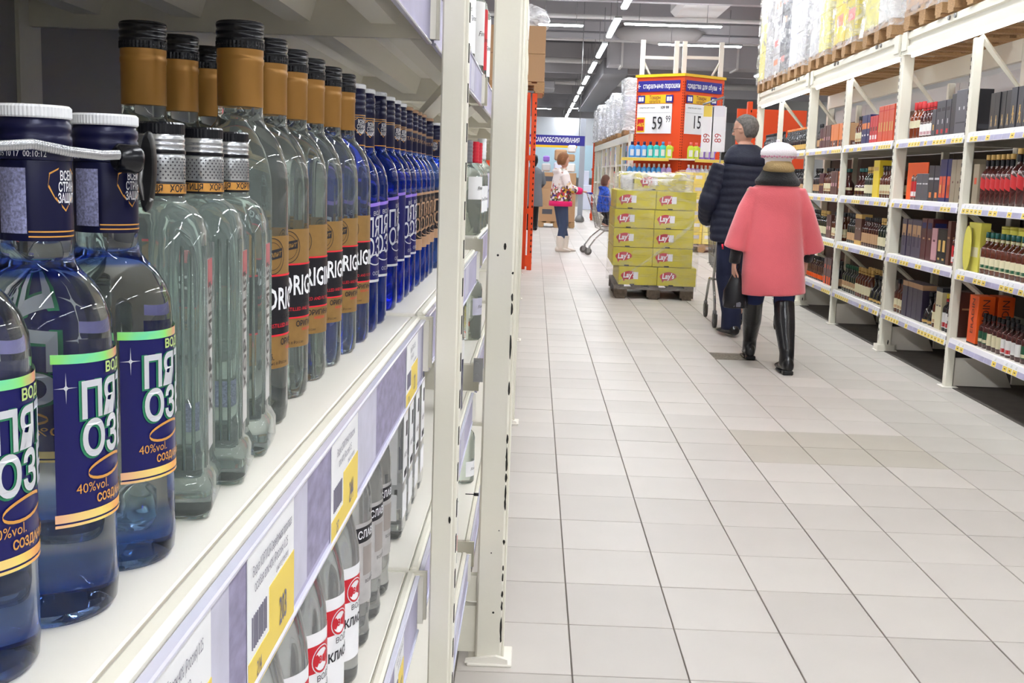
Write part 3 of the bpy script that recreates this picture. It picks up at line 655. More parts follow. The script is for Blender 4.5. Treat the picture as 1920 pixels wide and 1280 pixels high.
def make_khortytsia():
    t = thing('vodka_bottle', 'x', 'bottle')
    rings = [sq_ring(a, c, z) for a, c, z in ((.022, .006, 0), (.0262, .007, .0015), (.0275, .007, .006), (.0275, .007, .019), (.0255, .006, .023), (.0240, .005, .026), (.0240, .005, .135), (.0240, .007, .145), (.0232, .011, .155), (.0212, .0155, .162), (.0175, .0155, .167), (.0135, .0128, .1695), (.0118, .0117, .172), (.0113, .0112, .178), (.0113, .0112, .200))]
    body = MB().loft(rings).build('body', G_green, t)
    # raised arched ribs down the faces
    rb = MB()
    for k in range(4):
        Mx = Matrix.Rotation(k*PI/2, 4, 'Z')
        for yy in (-.0185, -.0135, .0135, .0185):
            q = MB().tube([(.0236, yy, .028), (.0238, yy, .148)], .0011, 6).xf(Mx); rb.add(q.v, q.f, True)
    rb.build('glass_ribs', G_green, t)
    c = MB().lathe([(.0121, .1735), (.0123, .174), (.0123, .1805), (.0121, .181)], 28, caps=False).build('neck_band', M['blacklab'], t)
    g = MB(); patch(g, .0125, R(-165), R(60), .1748, .1797, 24); gb = g.build('gold_band', M['goldink'], c)
    ring_text('ХОРТИЦЯ   ХОРТИЦЯ', .0050, .0127, R(-70), .1772, M['ink'], c, sx=.82, bold=.02)
    c = MB().lathe([(.0121, .181), (.0123, .1815), (.0123, .1935), (.0119, .195)], 28, caps=False).build('dotted_band', mat('diamond_foil', rgb(186, 188, 190), .25, .7), t)
    dk = MB()
    for row in range(7):
        for i in range(30):
            a = 2*PI*(i+(row % 2)*.5)/30; z = .1828+row*.0017; w = .0006; r = .01245
            dk.add([(r*math.cos(a-w/r), r*math.sin(a-w/r), z), (r*math.cos(a), r*math.sin(a), z-w), (r*math.cos(a+w/r), r*math.sin(a+w/r), z), (r*math.cos(a), r*math.sin(a), z+w)], [(0, 1, 2, 3)])
    dk.build('dots', M['ink'], c)
    cp = MB().lathe([(.0115, .195), (.0123, .1955), (.0123, .1975), (.0117, .1985), (.0121, .200), (.0121, .201), (.0117, .2015), (.0121, .2025), (.0121, .2035), (.0117, .2045), (.0118, .206)], 28).build('cap_skirt', M['silverfoil'], t)
    MB().lathe([(.0124, .1955), (.0125, .196), (.0125, .1972), (.0124, .1977)], 28, caps=False).build('cap_ring', M['capblack'], cp)
    knurl(.0119, .0065, 40).build('cap', M['capblack'], t, (0, 0, .2055))
    lb = MB().box(.0243, .0246, -.0085, .0085, .035, .140).build('front_label', mat('frosted_label', rgb(206, 206, 204), .35, .3), t)
    x = MB(); text_plane(x, 'ХОРТИЦЯ', .0165, (.0250, -.001, .092), (0, 0, 1), (0, -1, 0), sx=.92, bold=.02); x.build('lettering', mat('silver_black', rgb(66, 58, 58), .4), lb)
    x = MB(); x.box(.0246, .0249, -.0085, .0085, .125, .140); x.build('label_top', mat('label_mauve', rgb(178, 96, 100), .4), lb)
    x = MB().box(-.009, .009, -.0249, -.0243, .030, .048).build('duty_stamp', M['microprint'], t)
    return t
def make_big_blue(kind=0):
    t = thing('vodka_bottle', 'x', 'bottle')
    prof = [(.025, 0), (.030, 0), (.0330, .004), (.0340, .012), (.0336, .05), (.0332, .10), (.0336, .160), (.0336, .172), (.0320, .184), (.0280, .195), (.0225, .203), (.0185, .208), (.0165, .213), (.0158, .220), (.0156, .262)]
    MB().lathe(prof, 36).build('body', G_blue, t)
    nm = M['navy']
    n = MB().lathe([(.0161, .2175), (.0163, .218), (.0163, .2530), (.0161, .2535)], 24, caps=False).build('neck_foil', nm, t)
    b = MB()
    for z in (.2185, .2500, .2525): patch(b, .0165, R(-170), R(120), z-.0004, z+.0004, 16)
    if kind == 0:
        sh = [(-.2, 1), (-.42, .8), (-.45, .35), (-.3, -.1), (0, -.6)]
        for sg in (-1, 1):
            for (xa, za), (xb, zb) in zip(sh, sh[1:]):
                a = R(-35)+sg*xa*1.25; c = R(-35)+sg*xb*1.25; z1 = .237+za*.012; z2 = .237+zb*.012; rr = .0166
                b.add([(rr*math.cos(a), rr*math.sin(a), z1-.0005), (rr*math.cos(c), rr*math.sin(c), z2-.0005), (rr*math.cos(c), rr*math.sin(c), z2+.0005), (rr*math.cos(a+.03), rr*math.sin(a+.03), z1+.0005)], [(0, 1, 2, 3)])
    else:
        patch(b, .0165, R(-170), R(120), .2505, .2565, 16)
        text_cyl(b, 'АЛТАЙ', .008, .0166, R(-50), .238, bold=.02)
    b.build('foil_print', M['goldink'] if kind == 0 else M['bronzelab'], n)
    if kind == 0:
        mb = MB()
        for s_, z in (('ВСЕМ', .245), ('СТРАН', .2395), ('ЗАЩИТ', .234)): text_cyl(mb, s_, .0062, .0167, R(-30), z, sx=.6, bold=.02)
        mb.build('lettering', M['whiteink'], n)
    MB().lathe([(.0160, .2535), (.0166, .254), (.0166, .262), (.0160, .263), (.0165, .265), (.0165, .269), (.0160, .270), (.0165, .272), (.0165, .2775), (.0155, .2785), (.0155, .283)], 24).build('closure', nm, t)
    knurl(.0162, .0055, 36).build('cap', M['capwhite'] if kind == 0 else M['bronzelab'], t, (0, 0, .2828))
    r = .0342
    lm = M['navylab'] if kind == 0 else M['blacklab']
    lo = MB(); patch(lo, r, A0, A1, .062, lambda q: .147+.008*q, 20); lo = lo.build('front_label', lm, t)
    b = MB(); patch(b, r+.0003, A0-.03, A1, lambda q: .1455+.008*q, lambda q: .1495+.008*q, 20); b.build('label_edge', M['purple'] if kind == 0 else M['bronzelab'], lo)
    b = MB(); patch(b, r+.0003, A0-.03, A1, .060, .063 if kind == 0 else .078, 20); b.build('label_foot', M['silver'] if kind == 0 else M['bronzelab'], lo)
    b = MB(); text_cyl(b, 'ПЯТЬ', .031, r+.0006, R(2), .124, slope=.08, sx=.74, bold=.01); text_cyl(b, 'ОЗЁР', .031, r+.0006, R(2), .100, slope=.08, sx=.74, bold=.01); text_cyl(b, 'ВОДКА', .007, r+.0006, R(0), .141, slope=.08, sx=1.2); text_cyl(b, 'ОСОБАЯ', .006, r+.0006, R(0), .070, sx=1.2)
    for k in range(16):
        a0 = PI*.25+k*PI*1.5/16; a1 = a0+PI*1.5/16; th = .0007
        P = lambda a, q: ((r+.0006)*math.cos(R(-14)+(.0135*math.cos(a))/r), (r+.0006)*math.sin(R(-14)+(.0135*math.cos(a))/r), .0865+.0060*math.sin(a)+q)
        b.add([P(a0, -th), P(a1, -th), P(a1, th), P(a0, th)], [(0, 1, 2, 3)])
    b.build('lettering', M['silver'] if kind == 0 else M['bronzelab'], lo)
    return t
def make_sloped():       # lower shelf: sloping shoulders, white label with red band
    t = thing('vodka_bottle', 'x', 'bottle')
    prof = [(.028, 0), (.033, 0), (.0355, .004), (.0360, .012), (.0360, .135), (.0350, .150), (.0300, .175), (.0230, .200), (.0180, .218), (.0158, .230), (.0150, .245), (.0150, .270)]
    MB().lathe(prof, 40).build('body', G_pale, t)
    MB().lathe(cap_prof(.0162, .045, 6), 24, (0, 0, .248)).build('cap', M['silverfoil'], t)
    r = .0363; lo = MB(); patch(lo, r, R(-75), R(75), .030, .132, 20); lo = lo.build('front_label', M['labwhite'], t)
    b = MB(); patch(b, r+.0003, R(-75), R(75), .094, .120, 20); b.build('red_band', M['labred'], lo)
    sl = MB()
    for k in range(24):
        c0, c1 = 2*PI*k/24, 2*PI*(k+1)/24; P = lambda c, q: ((r+.0006)*math.cos(R(-20)+q*math.cos(c)/r), (r+.0006)*math.sin(R(-20)+q*math.cos(c)/r), .105+q*math.sin(c))
        sl.add([P(c0, 0), P(c0, .0135), P(c1, .0135)], [(0, 1, 2)])
    sl.build('seal', M['labwhite'], lo)
    sl = MB()
    for k in range(24):
        c0, c1 = 2*PI*k/24, 2*PI*(k+1)/24; P = lambda c, q: ((r+.0008)*math.cos(R(-20)+q*math.cos(c)/r), (r+.0008)*math.sin(R(-20)+q*math.cos(c)/r), .105+q*math.sin(c))
        sl.add([P(c0, .0105), P(c0, .0125), P(c1, .0125), P(c1, .0105)], [(0, 1, 2, 3)])
    text_cyl(sl, '38', .010, r+.0009, R(-20), .105, bold=.03); sl.build('seal_print', M['labred'], lo)
    b = MB(); text_cyl(b, 'КЛАССИКА', .0125, r+.0006, R(0), .072, slope=.04, sx=.85, bold=.03); text_cyl(b, 'ВОДКА', .008, r+.0006, R(-5), .087, sx=1.2); b.build('lettering', M['ink'], lo)
    b = MB(); patch(b, r+.0003, R(10), R(70), lambda q: .030, lambda q: .034+.022*q, 10); b.build('gold_corner', M['goldink'], lo)
    MB().box(-.010, .010, -.0368, -.0362, .05, .075).build('duty_stamp', M['microprint'], t)
    return t
def make_slav():
    t = thing('vodka_bottle', 'x', 'bottle')
    prof = [(.024, 0), (.030, 0), (.0335, .005), (.0345, .014), (.0330, .030), (.0345, .044), (.0350, .165), (.0345, .180), (.0315, .196), (.0255, .209), (.0195, .216), (.0165, .220), (.0150, .226), (.0150, .285)]
    MB().lathe(prof, 40).build('body', G_pale, t)
    n = MB().lathe([(.0156, .245), (.0158, .246), (.0158, .262), (.0156, .263)], 24, caps=False).build('neck_band', M['maroon'], t)
    ring_text('СЛАВЯНСКАЯ', .0085, .0161, R(-50), .254, M['silver'], n, sx=.8)
    MB().lathe(cap_prof(.0160, .036, 5), 24, (0, 0, .264)).build('cap', M['maroon'], t)
    r = .0354; lo = MB(); patch(lo, r, R(-70), R(70), .055, .150, 20); lo = lo.build('front_label', M['labsilver'], t)
    b = MB(); patch(b, r+.0003, R(-72), R(72), lambda q: .126+.006*q, lambda q: .144+.006*q, 20); b.build('black_band', M['blacklab'], lo)
    b = MB(); text_cyl(b, 'СЛАВЯНСКАЯ', .0125, r+.0006, R(0), .138, slope=.07, sx=.78, bold=.02); b.build('lettering', M['whiteink'], lo)
    b = MB(); text_cyl(b, 'ВОЗРОЖДЕНИЕ', .0055, r+.0006, R(0), .080); b.build('lettering', M['ink'], lo)
    b = MB(); patch(b, r+.0003, R(-40), R(-5), .088, .122, 8); patch(b, r+.0003, R(5), R(40), .058, .074, 8); b.build('label_panel', mat('label_greige', rgb(168, 160, 156), .3, .4), lo)
    return t
def make_square_white():
    t = thing('vodka_bottle', 'x', 'bottle')
    rings = [sq_ring(a, c, z) for a, c, z in ((.028, .008, 0), (.0325, .009, .004), (.0335, .009, .012), (.0330, .009, .190), (.0320, .011, .205), (.0280, .016, .218), (.0210, .018, .226), (.0160, .0155, .230), (.0150, .0149, .240), (.0150, .0149, .275))]
    MB().loft(rings).build('body', G_pale, t)
    MB().lathe(cap_prof(.0162, .035, 5), 24, (0, 0, .262)).build('cap', M['silverfoil'], t)
    lb = MB().box(.0333, .0338, -.026, .026, .085, .190).box(.0333, .0338, -.026, .026, .030, .070).build('front_label', M['labwhite'], t)
    l2 = MB().box(-.026, .026, -.0338, -.0333, .085, .190).box(-.026, .026, -.0338, -.0333, .030, .070).build('side_label', M['labwhite'], t)
    c = MB()
    rq = random.Random(4)
    for k in range(12): x = -.015+k*.0022; c.box(x, x+.0016, -.0342, -.0338, .090, .090+rq.uniform(.02, .075))
    c.build('skyline_print', mat('slate_print', rgb(110, 118, 140), .5), l2)
    c = MB(); c.box(-.012, .004, -.0342, -.0338, .168, .184); c.build('seal_print', mat('blue_print', rgb(92, 110, 170), .5), l2)
    c = MB().box(.0338, .0342, .004, .018, .15, .172).box(.0338, .0342, -.01, .02, .09, .10); text_plane(c, 'водка', .012, (.0344, 0, .125), (0, 1, 0), (0, 0, 1)); c.box(.012, .018, -.0342, -.0338, .05, .06); c.build('label_print', M['ink'], lb)
    return t
Z1 = 1.07
protos = {}
def row(maker, key, specs, desc, where, group, z):
    """specs: list of (x, y, rz) centres, near end first"""
    for i, (x, y, rz) in enumerate(specs):
        lab = '%s, %s from the camera end %s' % (desc, ORD[i], where)
        if key not in protos:
            t = maker(); protos[key] = t; t.location = (x, y, z); t.rotation_euler.z = rz; t['label'] = lab; t['group'] = group
        else: dup(protos[key], (x, y, z), rz, lab, group)
def XR(px, py, Y, r): return at_y(px, py, Y).x-r     # centre from the photographed right-hand edge
row(make_small_blue, 'sb', [(-.2110, .395, .40), (-.2042, .458, .36), (-.2005, .525, .30)], 'small blue-footed bottle with white cap', 'of front row', 'small blue-footed vodka bottles', Z1)
row(make_small_blue, 'sb', [(-.268, .47, .5), (-.268, .56, .3)], 'small blue-footed bottle behind the front row', 'of shelf', 'small blue-footed vodka bottles', Z1)
row(make_khortytsia, 'kh', [(-.2000, .603, .16), (-.1985, .672, .12), (-.2010, .742, .10)], 'small square bottle with dotted silver neck', 'of the three', 'small square vodka bottles', Z1)
row(make_original, 'or', [(-.2157, .825, .06), (-.2215, .930, -.16), (-.2210, 1.010, -.42), (-.2198, 1.085, -.24), (-.2175, 1.165, -.28), (-.2160, 1.245, -.42)], 'tall gold-necked bottle with bronze label', 'of front row', 'tall bottles with gold necks', Z1)
row(make_original, 'or', [(-.293, .845, .3), (-.293, .925, -.1), (-.293, 1.005, .2), (-.293, 1.085, 0), (-.293, 1.165, 0), (-.293, 1.245, 0)], 'tall gold-necked bottle behind the front row', 'of shelf', 'tall bottles with gold necks', Z1)
row(lambda: make_big_blue(0), 'bb', [(-.2165, 1.325, -.1), (-.2165, 1.402, -.1)], 'tall blue bottle beside the last gold neck', 'of the pair', 'tall blue bottles with white caps', Z1)
row(lambda: make_big_blue(0), 'bb', [(-.290, 1.325, 0), (-.290, 1.402, 0)], 'tall blue bottle in the second row', 'of the pair', 'tall blue bottles with white caps', Z1)
Z1b = 1.074
row(lambda: make_big_blue(0), 'bb', [(-.2165, 1.510, .05), (-.2165, 1.600, -1.5), (-.2165, 1.672, 0), (-.2165, 1.745, 0)], 'tall blue bottle past the slim post', 'of front row', 'tall blue bottles with white caps', Z1b)
row(lambda: make_big_blue(1), 'bz', [(-.2165, 1.835, 0), (-.2165, 1.915, 0), (-.2165, 1.985, 0), (-.2165, 2.060, 0), (-.2165, 2.2, 0)], 'tall blue bottle with bronze cap', 'of its row', 'tall blue bottles with bronze caps', Z1b)
row(lambda: make_big_blue(0), 'bb', [(-.2165, 2.39, -.8), (-.2165, 2.47, -.8)], 'tall blue bottle after the bronze-capped ones', 'of the pair', 'tall blue bottles with white caps', Z1b)
row(lambda: make_big_blue(0), 'bb', [(-.29, 1.52+.08*i, 0) for i in range(5)], 'tall blue bottle behind the front row', 'past the slim post', 'tall blue bottles with white caps', Z1b)
ZL = .717
row(make_sloped, 'sl', [(-.212, .80, 0), (-.212, .885, 0), (-.212, .97, 0), (-.210, 1.055, 0), (-.2085, 1.14, 0)], 'clear bottle with red-banded white label', 'on lower shelf', 'red-banded bottles on the lower shelf', ZL)
row(make_slav, 'sv', [(-.2085, 1.235, .1), (-.2065, 1.315, .1), (-.2065, 1.395, .1)], 'clear bottle with maroon neck band', 'on lower shelf', 'maroon-necked bottles on the lower shelf', ZL)
row(make_slav, 'sv', [(-.285, 1.24, 0), (-.285, 1.32, 0), (-.285, 1.40, 0)], 'maroon-necked bottle in the second row', 'on lower shelf', 'maroon-necked bottles on the lower shelf', ZL)
row(make_sloped, 'sl', [(-.290, .92, 0), (-.290, 1.0, 0), (-.290, 1.08, 0), (-.29, 1.16, 0)], 'red-banded bottle in the second row', 'on lower shelf', 'red-banded bottles on the lower shelf', ZL)
ZL2 = .721
row(make_square_white, 'sw', [(-.212, 1.62, 0), (-.212, 1.70, 0), (-.212, 1.79, 0), (-.212, 1.88, 0)], 'square clear bottle with tall white label', 'on lower shelf', 'square white-labelled bottles on the lower shelf', ZL2)

# beaded steel security cable with its black clamp
cb = MB(); pts = [at_y(-90, 278, .40), at_y(-20, 275, .425), at_y(60, 270, .438), at_y(130, 284, .452), at_y(190, 291, .475), at_y(232, 290, .50)]
path = []
for i in range(len(pts)-1):
    for k in range(5): path.append(pts[i].lerp(pts[i+1], k/5))
sp = []
for i in range(len(path)-1):
    for k in range(3): sp.append(path[i].lerp(path[i+1], k/3))
beads = MB()
for i, p in enumerate(sp):
    beads.ball(p, (.0015, .0015, .0024), 8, 6)
tc_ = thing('security_tether', 'silver beaded steel security cable around the necks of the two nearest bottles', 'security tag', tuple(pts[2]))
def world_child(mb, name, m, root):
    mb.v = [tuple(Vector(p)-root.location) for p in mb.v]; return mb.build(name, m, root)
world_child(beads, 'cable', M['silverfoil'], tc_)
k0 = at_y(214, 295, .502); k1 = at_y(262, 300, .510)
world_child(MB().tube([k0, k0.lerp(k1, .12), k0.lerp(k1, .85), k1], [.0045, .0064, .0066, .0055], 16), 'clamp', M['capblack'], tc_)
d = at_y(277, 322, .520); dk = MB()
rings = []
for yy, s_ in ((-.0035, .86), (-.002, 1), (.002, 1), (.0035, .86)):
    rings.append([(d.x+.0036*s_*math.cos(2*PI*i/20)+.0007*math.sin(2*PI*i/20), d.y+yy, d.z+.0185*s_*math.sin(2*PI*i/20)) for i in range(20)])
world_child(dk.loft(rings), 'tag_disc', M['black'], tc_)
world_child(MB().tube([at_y(266, 300, .516), at_y(262, 340, .516), at_y(272, 385, .518), at_y(284, 372, .518)], .0012, 6), 'tag_rim', M['galv'], tc_)
# ================================================================ goods on the right rack
C = dict(black=(26, 25, 30), grey=(84, 84, 92), dgrey=(52, 52, 60), brown=(92, 58, 50), maroon=(82, 36, 42), tan=(188, 150, 112), orange=(226, 132, 74), red=(196, 44, 48), redor=(206, 80, 48), navy=(34, 40, 92), yellow=(236, 208, 60), beige=(150, 138, 118), pink=(196, 150, 156), violet=(70, 62, 84), gold=(206, 168, 96), cream=(222, 214, 178), green=(26, 84, 56), amber=(120, 52, 24), whiskey=(88, 38, 20), brandy=(70, 24, 20), white=(232, 230, 228), vio2=(58, 50, 72), hotor=(240, 92, 24), teal=(24, 92, 90), lime=(214, 206, 90), darkg=(30, 40, 30), silver=(190, 190, 195))
def cm(n, rough=.45, kind='print', **k): return mat('%s_%s' % (kind, n), rgb(*C[n]), rough, **k)
_box = {}
def carton(w, d, h, base, prints=(), name='carton', lid=None, writing=None, wm='gold'):
    """w along the shelf, d into it; origin at the middle of the foot of the aisle face; aisle side is -x, camera side is -y"""
    key = ('c', w, d, h, base, tuple(prints), lid, writing)
    if key in _box: return _box[key]
    P = [('body', MB().box(0, d, -w/2, w/2, 0, h, .0018).mesh('body', cm(base, .38, 'carton')), [])]
    if lid: P.append(('lid', MB().box(-.0006, d+.0006, -w/2-.0006, w/2+.0006, h*.9, h+.001, .001).mesh('lid', cm(lid, .4, 'carton')), []))
    groups = {}
    for side, u0, u1, v0, v1, c in prints:
        mb = groups.setdefault(c, MB())
        if side in 'ab': mb.box(-.0008, .0, -w/2+w*u0, -w/2+w*u1, h*v0, h*v1)
        if side in 'sb': mb.box(d*u0, d*u1, -w/2-.0008, -w/2, h*v0, h*v1)
    for c, mb in groups.items(): P.append(('printed_panel', mb.mesh('printed_panel', cm(c)), []))
    if writing:
        mb = MB(); s_, v, sz, rot = writing
        xd, yd = ((0, 0, 1), (0, 1, 0)) if rot else ((0, -1, 0), (0, 0, 1))
        text_plane(mb, s_, sz, (-.0014, 0, h*v), xd, yd)
        xd, yd = ((0, 0, 1), (-1, 0, 0)) if rot else ((1, 0, 0), (0, 0, 1))
        text_plane(mb, s_, sz, (d/2, -w/2-.0014, h*v), xd, yd)
        P.append(('lettering', mb.mesh('lettering', cm(wm)), []))
    _box[key] = (P, w, d); return _box[key]
def stride(P, w, d, h, big=True):
    """a pale gold striding silhouette printed on the box, made of a few strokes"""
    mb = MB(); x = -.001; s = h*(.46 if big else .3); z0 = h*.1
    pts = [((0, .92), (0, .78), .07), ((0, .78), (.02, .45), .07), ((.02, .45), (.18, .05), .035), ((.02, .45), (-.16, .08), .035), ((0, .72), (.17, .55), .022), ((0, .72), (-.12, .5), .022), ((-.1, .97), (.1, .97), .02), ((.17, .55), (.22, .1), .01)]
    for (a, b), (c, e), t in pts:
        L = Vector((c-a, e-b)); n_ = Vector((-L.y, L.x)).normalized()*t
        q = [(a+n_.x, b+n_.y), (c+n_.x, e+n_.y), (c-n_.x, e-n_.y), (a-n_.x, b-n_.y)]
        mb.add([(x, -p[0]*s, z0+p[1]*s) for p in q], [(0, 1, 2, 3)])
        mb.add([(d/2+p[0]*s, -w/2-.001, z0+p[1]*s) for p in q], [(0, 1, 2, 3)])
    return P+[('printed_figure', mb.mesh('printed_figure', cm('gold')), [])]
def bottle(h, r, col, cap, label=None, lcol2=None, shape='round', neck=.30, cap_h=.13, tilt=0, lab=(.12, .42), foil=None):
    key = ('b', h, r, col, cap, label, lcol2, shape, neck, cap_h, tilt, lab, foil)
    if key in _box: return _box[key]
    hb = h*(1-neck-.1); rn = r*.36
    seg = 14 if shape == 'round' else 4
    if shape == 'flat': pr = [(r*.95, 0), (r*1.05, .01), (r*1.1, h*.18), (r*.9, h*.42), (rn*1.2, h*.56), (rn, h*.62), (rn, h*.9)]
    else: pr = [(r*.9, 0), (r, .006), (r, hb), (r*.86, hb+h*.045), (rn*1.3, h*(1-neck)+.0), (rn, h*(1-neck)+.015), (rn, h*.92)]
    gm = mat('dark_glass_'+col, rgb(*C[col]), .12, spec=.8, coat=.5)
    P = [('body', MB().lathe(pr, seg if seg > 4 else 8).mesh('body', gm), []), ('cap', MB().lathe([(rn*1.12, h*(1-cap_h)), (rn*1.15, h*(1-cap_h)+.002), (rn*1.15, h-.002), (rn*1.0, h)], 10).mesh('cap', cm(cap, .35)), [])]
    if foil: P.append(('neck_label', MB().lathe([(rn*1.10, h*(1-neck)+.022), (rn*1.10, h*(1-cap_h)-.004)], 10, caps=False).mesh('neck_label', cm(foil, .4)), []))
    if label:
        mb = MB(); rl = r*1.012 if shape == 'round' else r*1.08
        patch(mb, rl, R(-215), R(-75), lambda q: h*lab[0]+tilt*(.5-q)*h, lambda q: h*lab[1]+tilt*(.5-q)*h, 8)
        P.append(('label', mb.mesh('label', cm(label, .5)), []))
        if lcol2:
            mb = MB(); patch(mb, rl*1.006, R(-205), R(-85), h*lab[0]+.006, h*(lab[0]*.65+lab[1]*.35), 6); P.append(('label_strip', mb.mesh('label_strip', cm(lcol2, .5)), []))
    _box[key] = (P, 2*r, 2*r); return _box[key]
def tub(h, r, col):
    key = ('t', h, r, col)
    if key not in _box: _box[key] = ([('body', MB().lathe([(r, 0), (r, h)], 18).mesh('body', cm(col, .35, 'tube')), []), ('lid', MB().lathe([(r*1.02, h*.94), (r*1.02, h)], 18).mesh('lid', cm(col, .3, 'lid')), [])], 2*r, 2*r)
    return _box[key]
counts = {}
BAYNAME = ['bay outside the right edge', 'nearest bay', 'middle bay', 'far bay']
SHN = ['top shelf', 'second shelf', 'third shelf', 'bottom shelf']
placed = []
def put(kind, name, desc, cat, d, Y, si, where, group, tilt=0):
    P, w, dd = kind
    z = SH[si]
    x, y, _ = RP(d, Y)
    key = (desc, where); counts[key] = counts.get(key, 0)+1; n_ = counts[key]
    t = thing(name, '', cat, (x, y, z), RANG+tilt, group)
    placed.append((t, desc, where, n_))
    off = (0, 0, 0) if name == 'gift_box' else (w/2, 0, 0)
    for nm, me, sub in P: inst(me, nm, t, off)
    return t
rq = random.Random(21)
def run(si, where, Y0, Y1, items, d=.045):
    """items from the near end: (kind, name, desc, cat, count, gap, rows)"""
    Y = Y0
    for kind, name, desc, cat, n, rows in items:
        w = kind[1]; depth = kind[2]
        for k in range(n):
            if Y+w > Y1: return
            for r_ in range(rows):
                put(kind, name, desc if r_ == 0 else desc+' behind', cat, d+r_*(depth+.012)+rq.uniform(0, .006), Y+w/2, si, where, '%s on the %s' % (cat+'s', SHN[si]), rq.uniform(-.03, .03) if name != 'gift_box' else rq.uniform(-.012, .012))
            Y += w+.004
bk = 'gift_box'; bo = 'spirit_bottle'
W_ = lambda c: C[c]
# kinds
jwb = carton(.105, .10, .285, 'black', [('b', .04, .96, .0, .03, 'grey')]); jwb = (stride(list(jwb[0]), .105, .10, .285), jwb[1], jwb[2])
jws = carton(.085, .085, .235, 'dgrey', [('b', .04, .96, .0, .03, 'grey')]); jws = (stride(list(jws[0]), .085, .085, .235), jws[1], jws[2])
jwd = carton(.075, .075, .225, 'black', [('b', .3, .7, .1, .32, 'grey')]); jwd = (stride(list(jwd[0]), .075, .075, .225, False), jwd[1], jwd[2])
biggrey = carton(.20, .12, .285, 'grey', [('b', .1, .9, .25, .28, 'dgrey'), ('b', .2, .3, .55, .62, 'silver'), ('b', .6, .7, .55, .62, 'silver')])
blk = carton(.09, .09, .27, 'black', [('b', .1, .9, .1, .2, 'dgrey')])
redfoot = carton(.095, .095, .24, 'dgrey', [('b', .3, .7, .08, .2, 'red'), ('b', .42, .58, .35, .48, 'silver'), ('b', .2, .8, .7, .8, 'black')])
gb_small = carton(.085, .085, .19, 'dgrey', [('b', .35, .65, .25, .45, 'gold')])
amb = bottle(.27, .040, 'amber', 'red', 'cream', None, lab=(.3, .5), cap_h=.2)
pinkb = bottle(.25, .032, 'brandy', 'red', 'white', 'pink', lab=(.08, .40), cap_h=.15, foil='red')
redbx = carton(.075, .075, .225, 'red', [('b', .2, .8, .15, .3, 'white'), ('b', .3, .7, .45, .6, 'brown')])
navybx = carton(.085, .085, .245, 'navy', [('b', .1, .9, .52, .72, 'orange'), ('b', .3, .7, .28, .34, 'white')])
redor = carton(.070, .07, .29, 'redor', [('b', .3, .7, .3, .55, 'gold'), ('b', .05, .95, .85, .88, 'red')])
orbx = carton(.10, .10, .215, 'orange', [('b', .1, .9, .0, .3, 'brown'), ('b', .3, .7, .12, .2, 'white')], lid='orange')
tanbx = carton(.095, .095, .205, 'tan', [('b', .1, .9, .0, .25, 'brown'), ('b', .3, .7, .1, .18, 'silver')])
brbx = carton(.09, .09, .22, 'brown', [('b', .25, .75, .35, .5, 'pink')])
mrbx = carton(.085, .085, .20, 'maroon', [('b', .2, .8, .4, .5, 'gold')])
blko = bottle(.255, .036, 'black', 'orange', 'gold', None, lab=(.08, .28), cap_h=.09)
dkb = bottle(.25, .034, 'black', 'black', 'tan', None, lab=(.1, .36))
dkw = bottle(.25, .035, 'whiskey', 'black', 'cream', 'tan', lab=(.12, .42))
dkg = bottle(.25, .035, 'darkg', 'gold', 'cream', None, lab=(.12, .40), foil='gold')
decan = bottle(.24, .048, 'brandy', 'teal', 'cream', None, shape='flat', lab=(.2, .3))
jwr = bottle(.30, .036, 'brandy', 'gold', 'red', None, lab=(.30, .52), tilt=.14, cap_h=.1, foil='black')
jwr2 = bottle(.33, .042, 'brandy', 'gold', 'red', None, lab=(.30, .52), tilt=.14, cap_h=.1, foil='black')
beig = carton(.09, .09, .28, 'beige', [('b', .4, .6, .45, .5, 'brown')], )
beig2 = carton(.09, .09, .245, 'beige', [('b', .3, .7, .5, .66, 'redor')])
dblue = carton(.07, .09, .285, 'navy', [('b', .1, .9, .1, .6, 'redor'), ('b', .3, .7, .2, .4, 'gold')])
dg2 = carton(.11, .11, .245, 'dgrey', [('b', .1, .9, .6, .66, 'silver'), ('b', .3, .7, .1, .25, 'orange')])
dg3 = carton(.13, .10, .19, 'grey', [('b', .1, .45, .6, .65, 'silver'), ('b', .55, .9, .6, .65, 'silver')])
yel = carton(.16, .14, .30, 'yellow', [('a', .1, .9, .72, .82, 'gold'), ('s', .2, .8, .8, .86, 'brown')], )
yel2 = carton(.20, .06, .30, 'lime', [('b', .1, .9, .3, .5, 'cream')])
yt = tub(.29, .042, 'lime')
grb = bottle(.25, .036, 'whiskey', 'teal', 'cream', 'green', lab=(.12, .40), foil='cream')
viob = carton(.11, .11, .27, 'violet', [('b', .1, .9, .55, .86, 'tan'), ('b', .3, .7, .28, .62, 'vio2')])
viob2 = carton(.11, .11, .25, 'violet', [('b', .0, 1, .84, .98, 'gold'), ('b', .3, .7, .28, .62, 'vio2')])
maro = carton(.11, .11, .29, 'maroon', [('b', .15, .85, .76, .9, 'navy'), ('b', .3, .6, .5, .54, 'tan')])
pnk = carton(.105, .10, .23, 'pink', [('b', .3, .7, .6, .66, 'maroon'), ('b', .0, 1, .0, .06, 'maroon')])
blkov = carton(.095, .095, .23, 'black', [('b', .25, .75, .35, .68, 'gold'), ('b', .3, .7, .1, .16, 'gold')])
fancy = bottle(.27, .034, 'brown', 'brown', 'red', 'white', lab=(.08, .5))
tallbr = carton(.06, .09, .29, 'brown', [('b', .2, .8, .6, .64, 'tan')])
goldtop = carton(.10, .09, .26, 'brown', [('b', 0, 1, .86, 1.0, 'gold'), ('b', 0, 1, .0, .14, 'gold'), ('b', .4, .6, .5, .55, 'silver')])
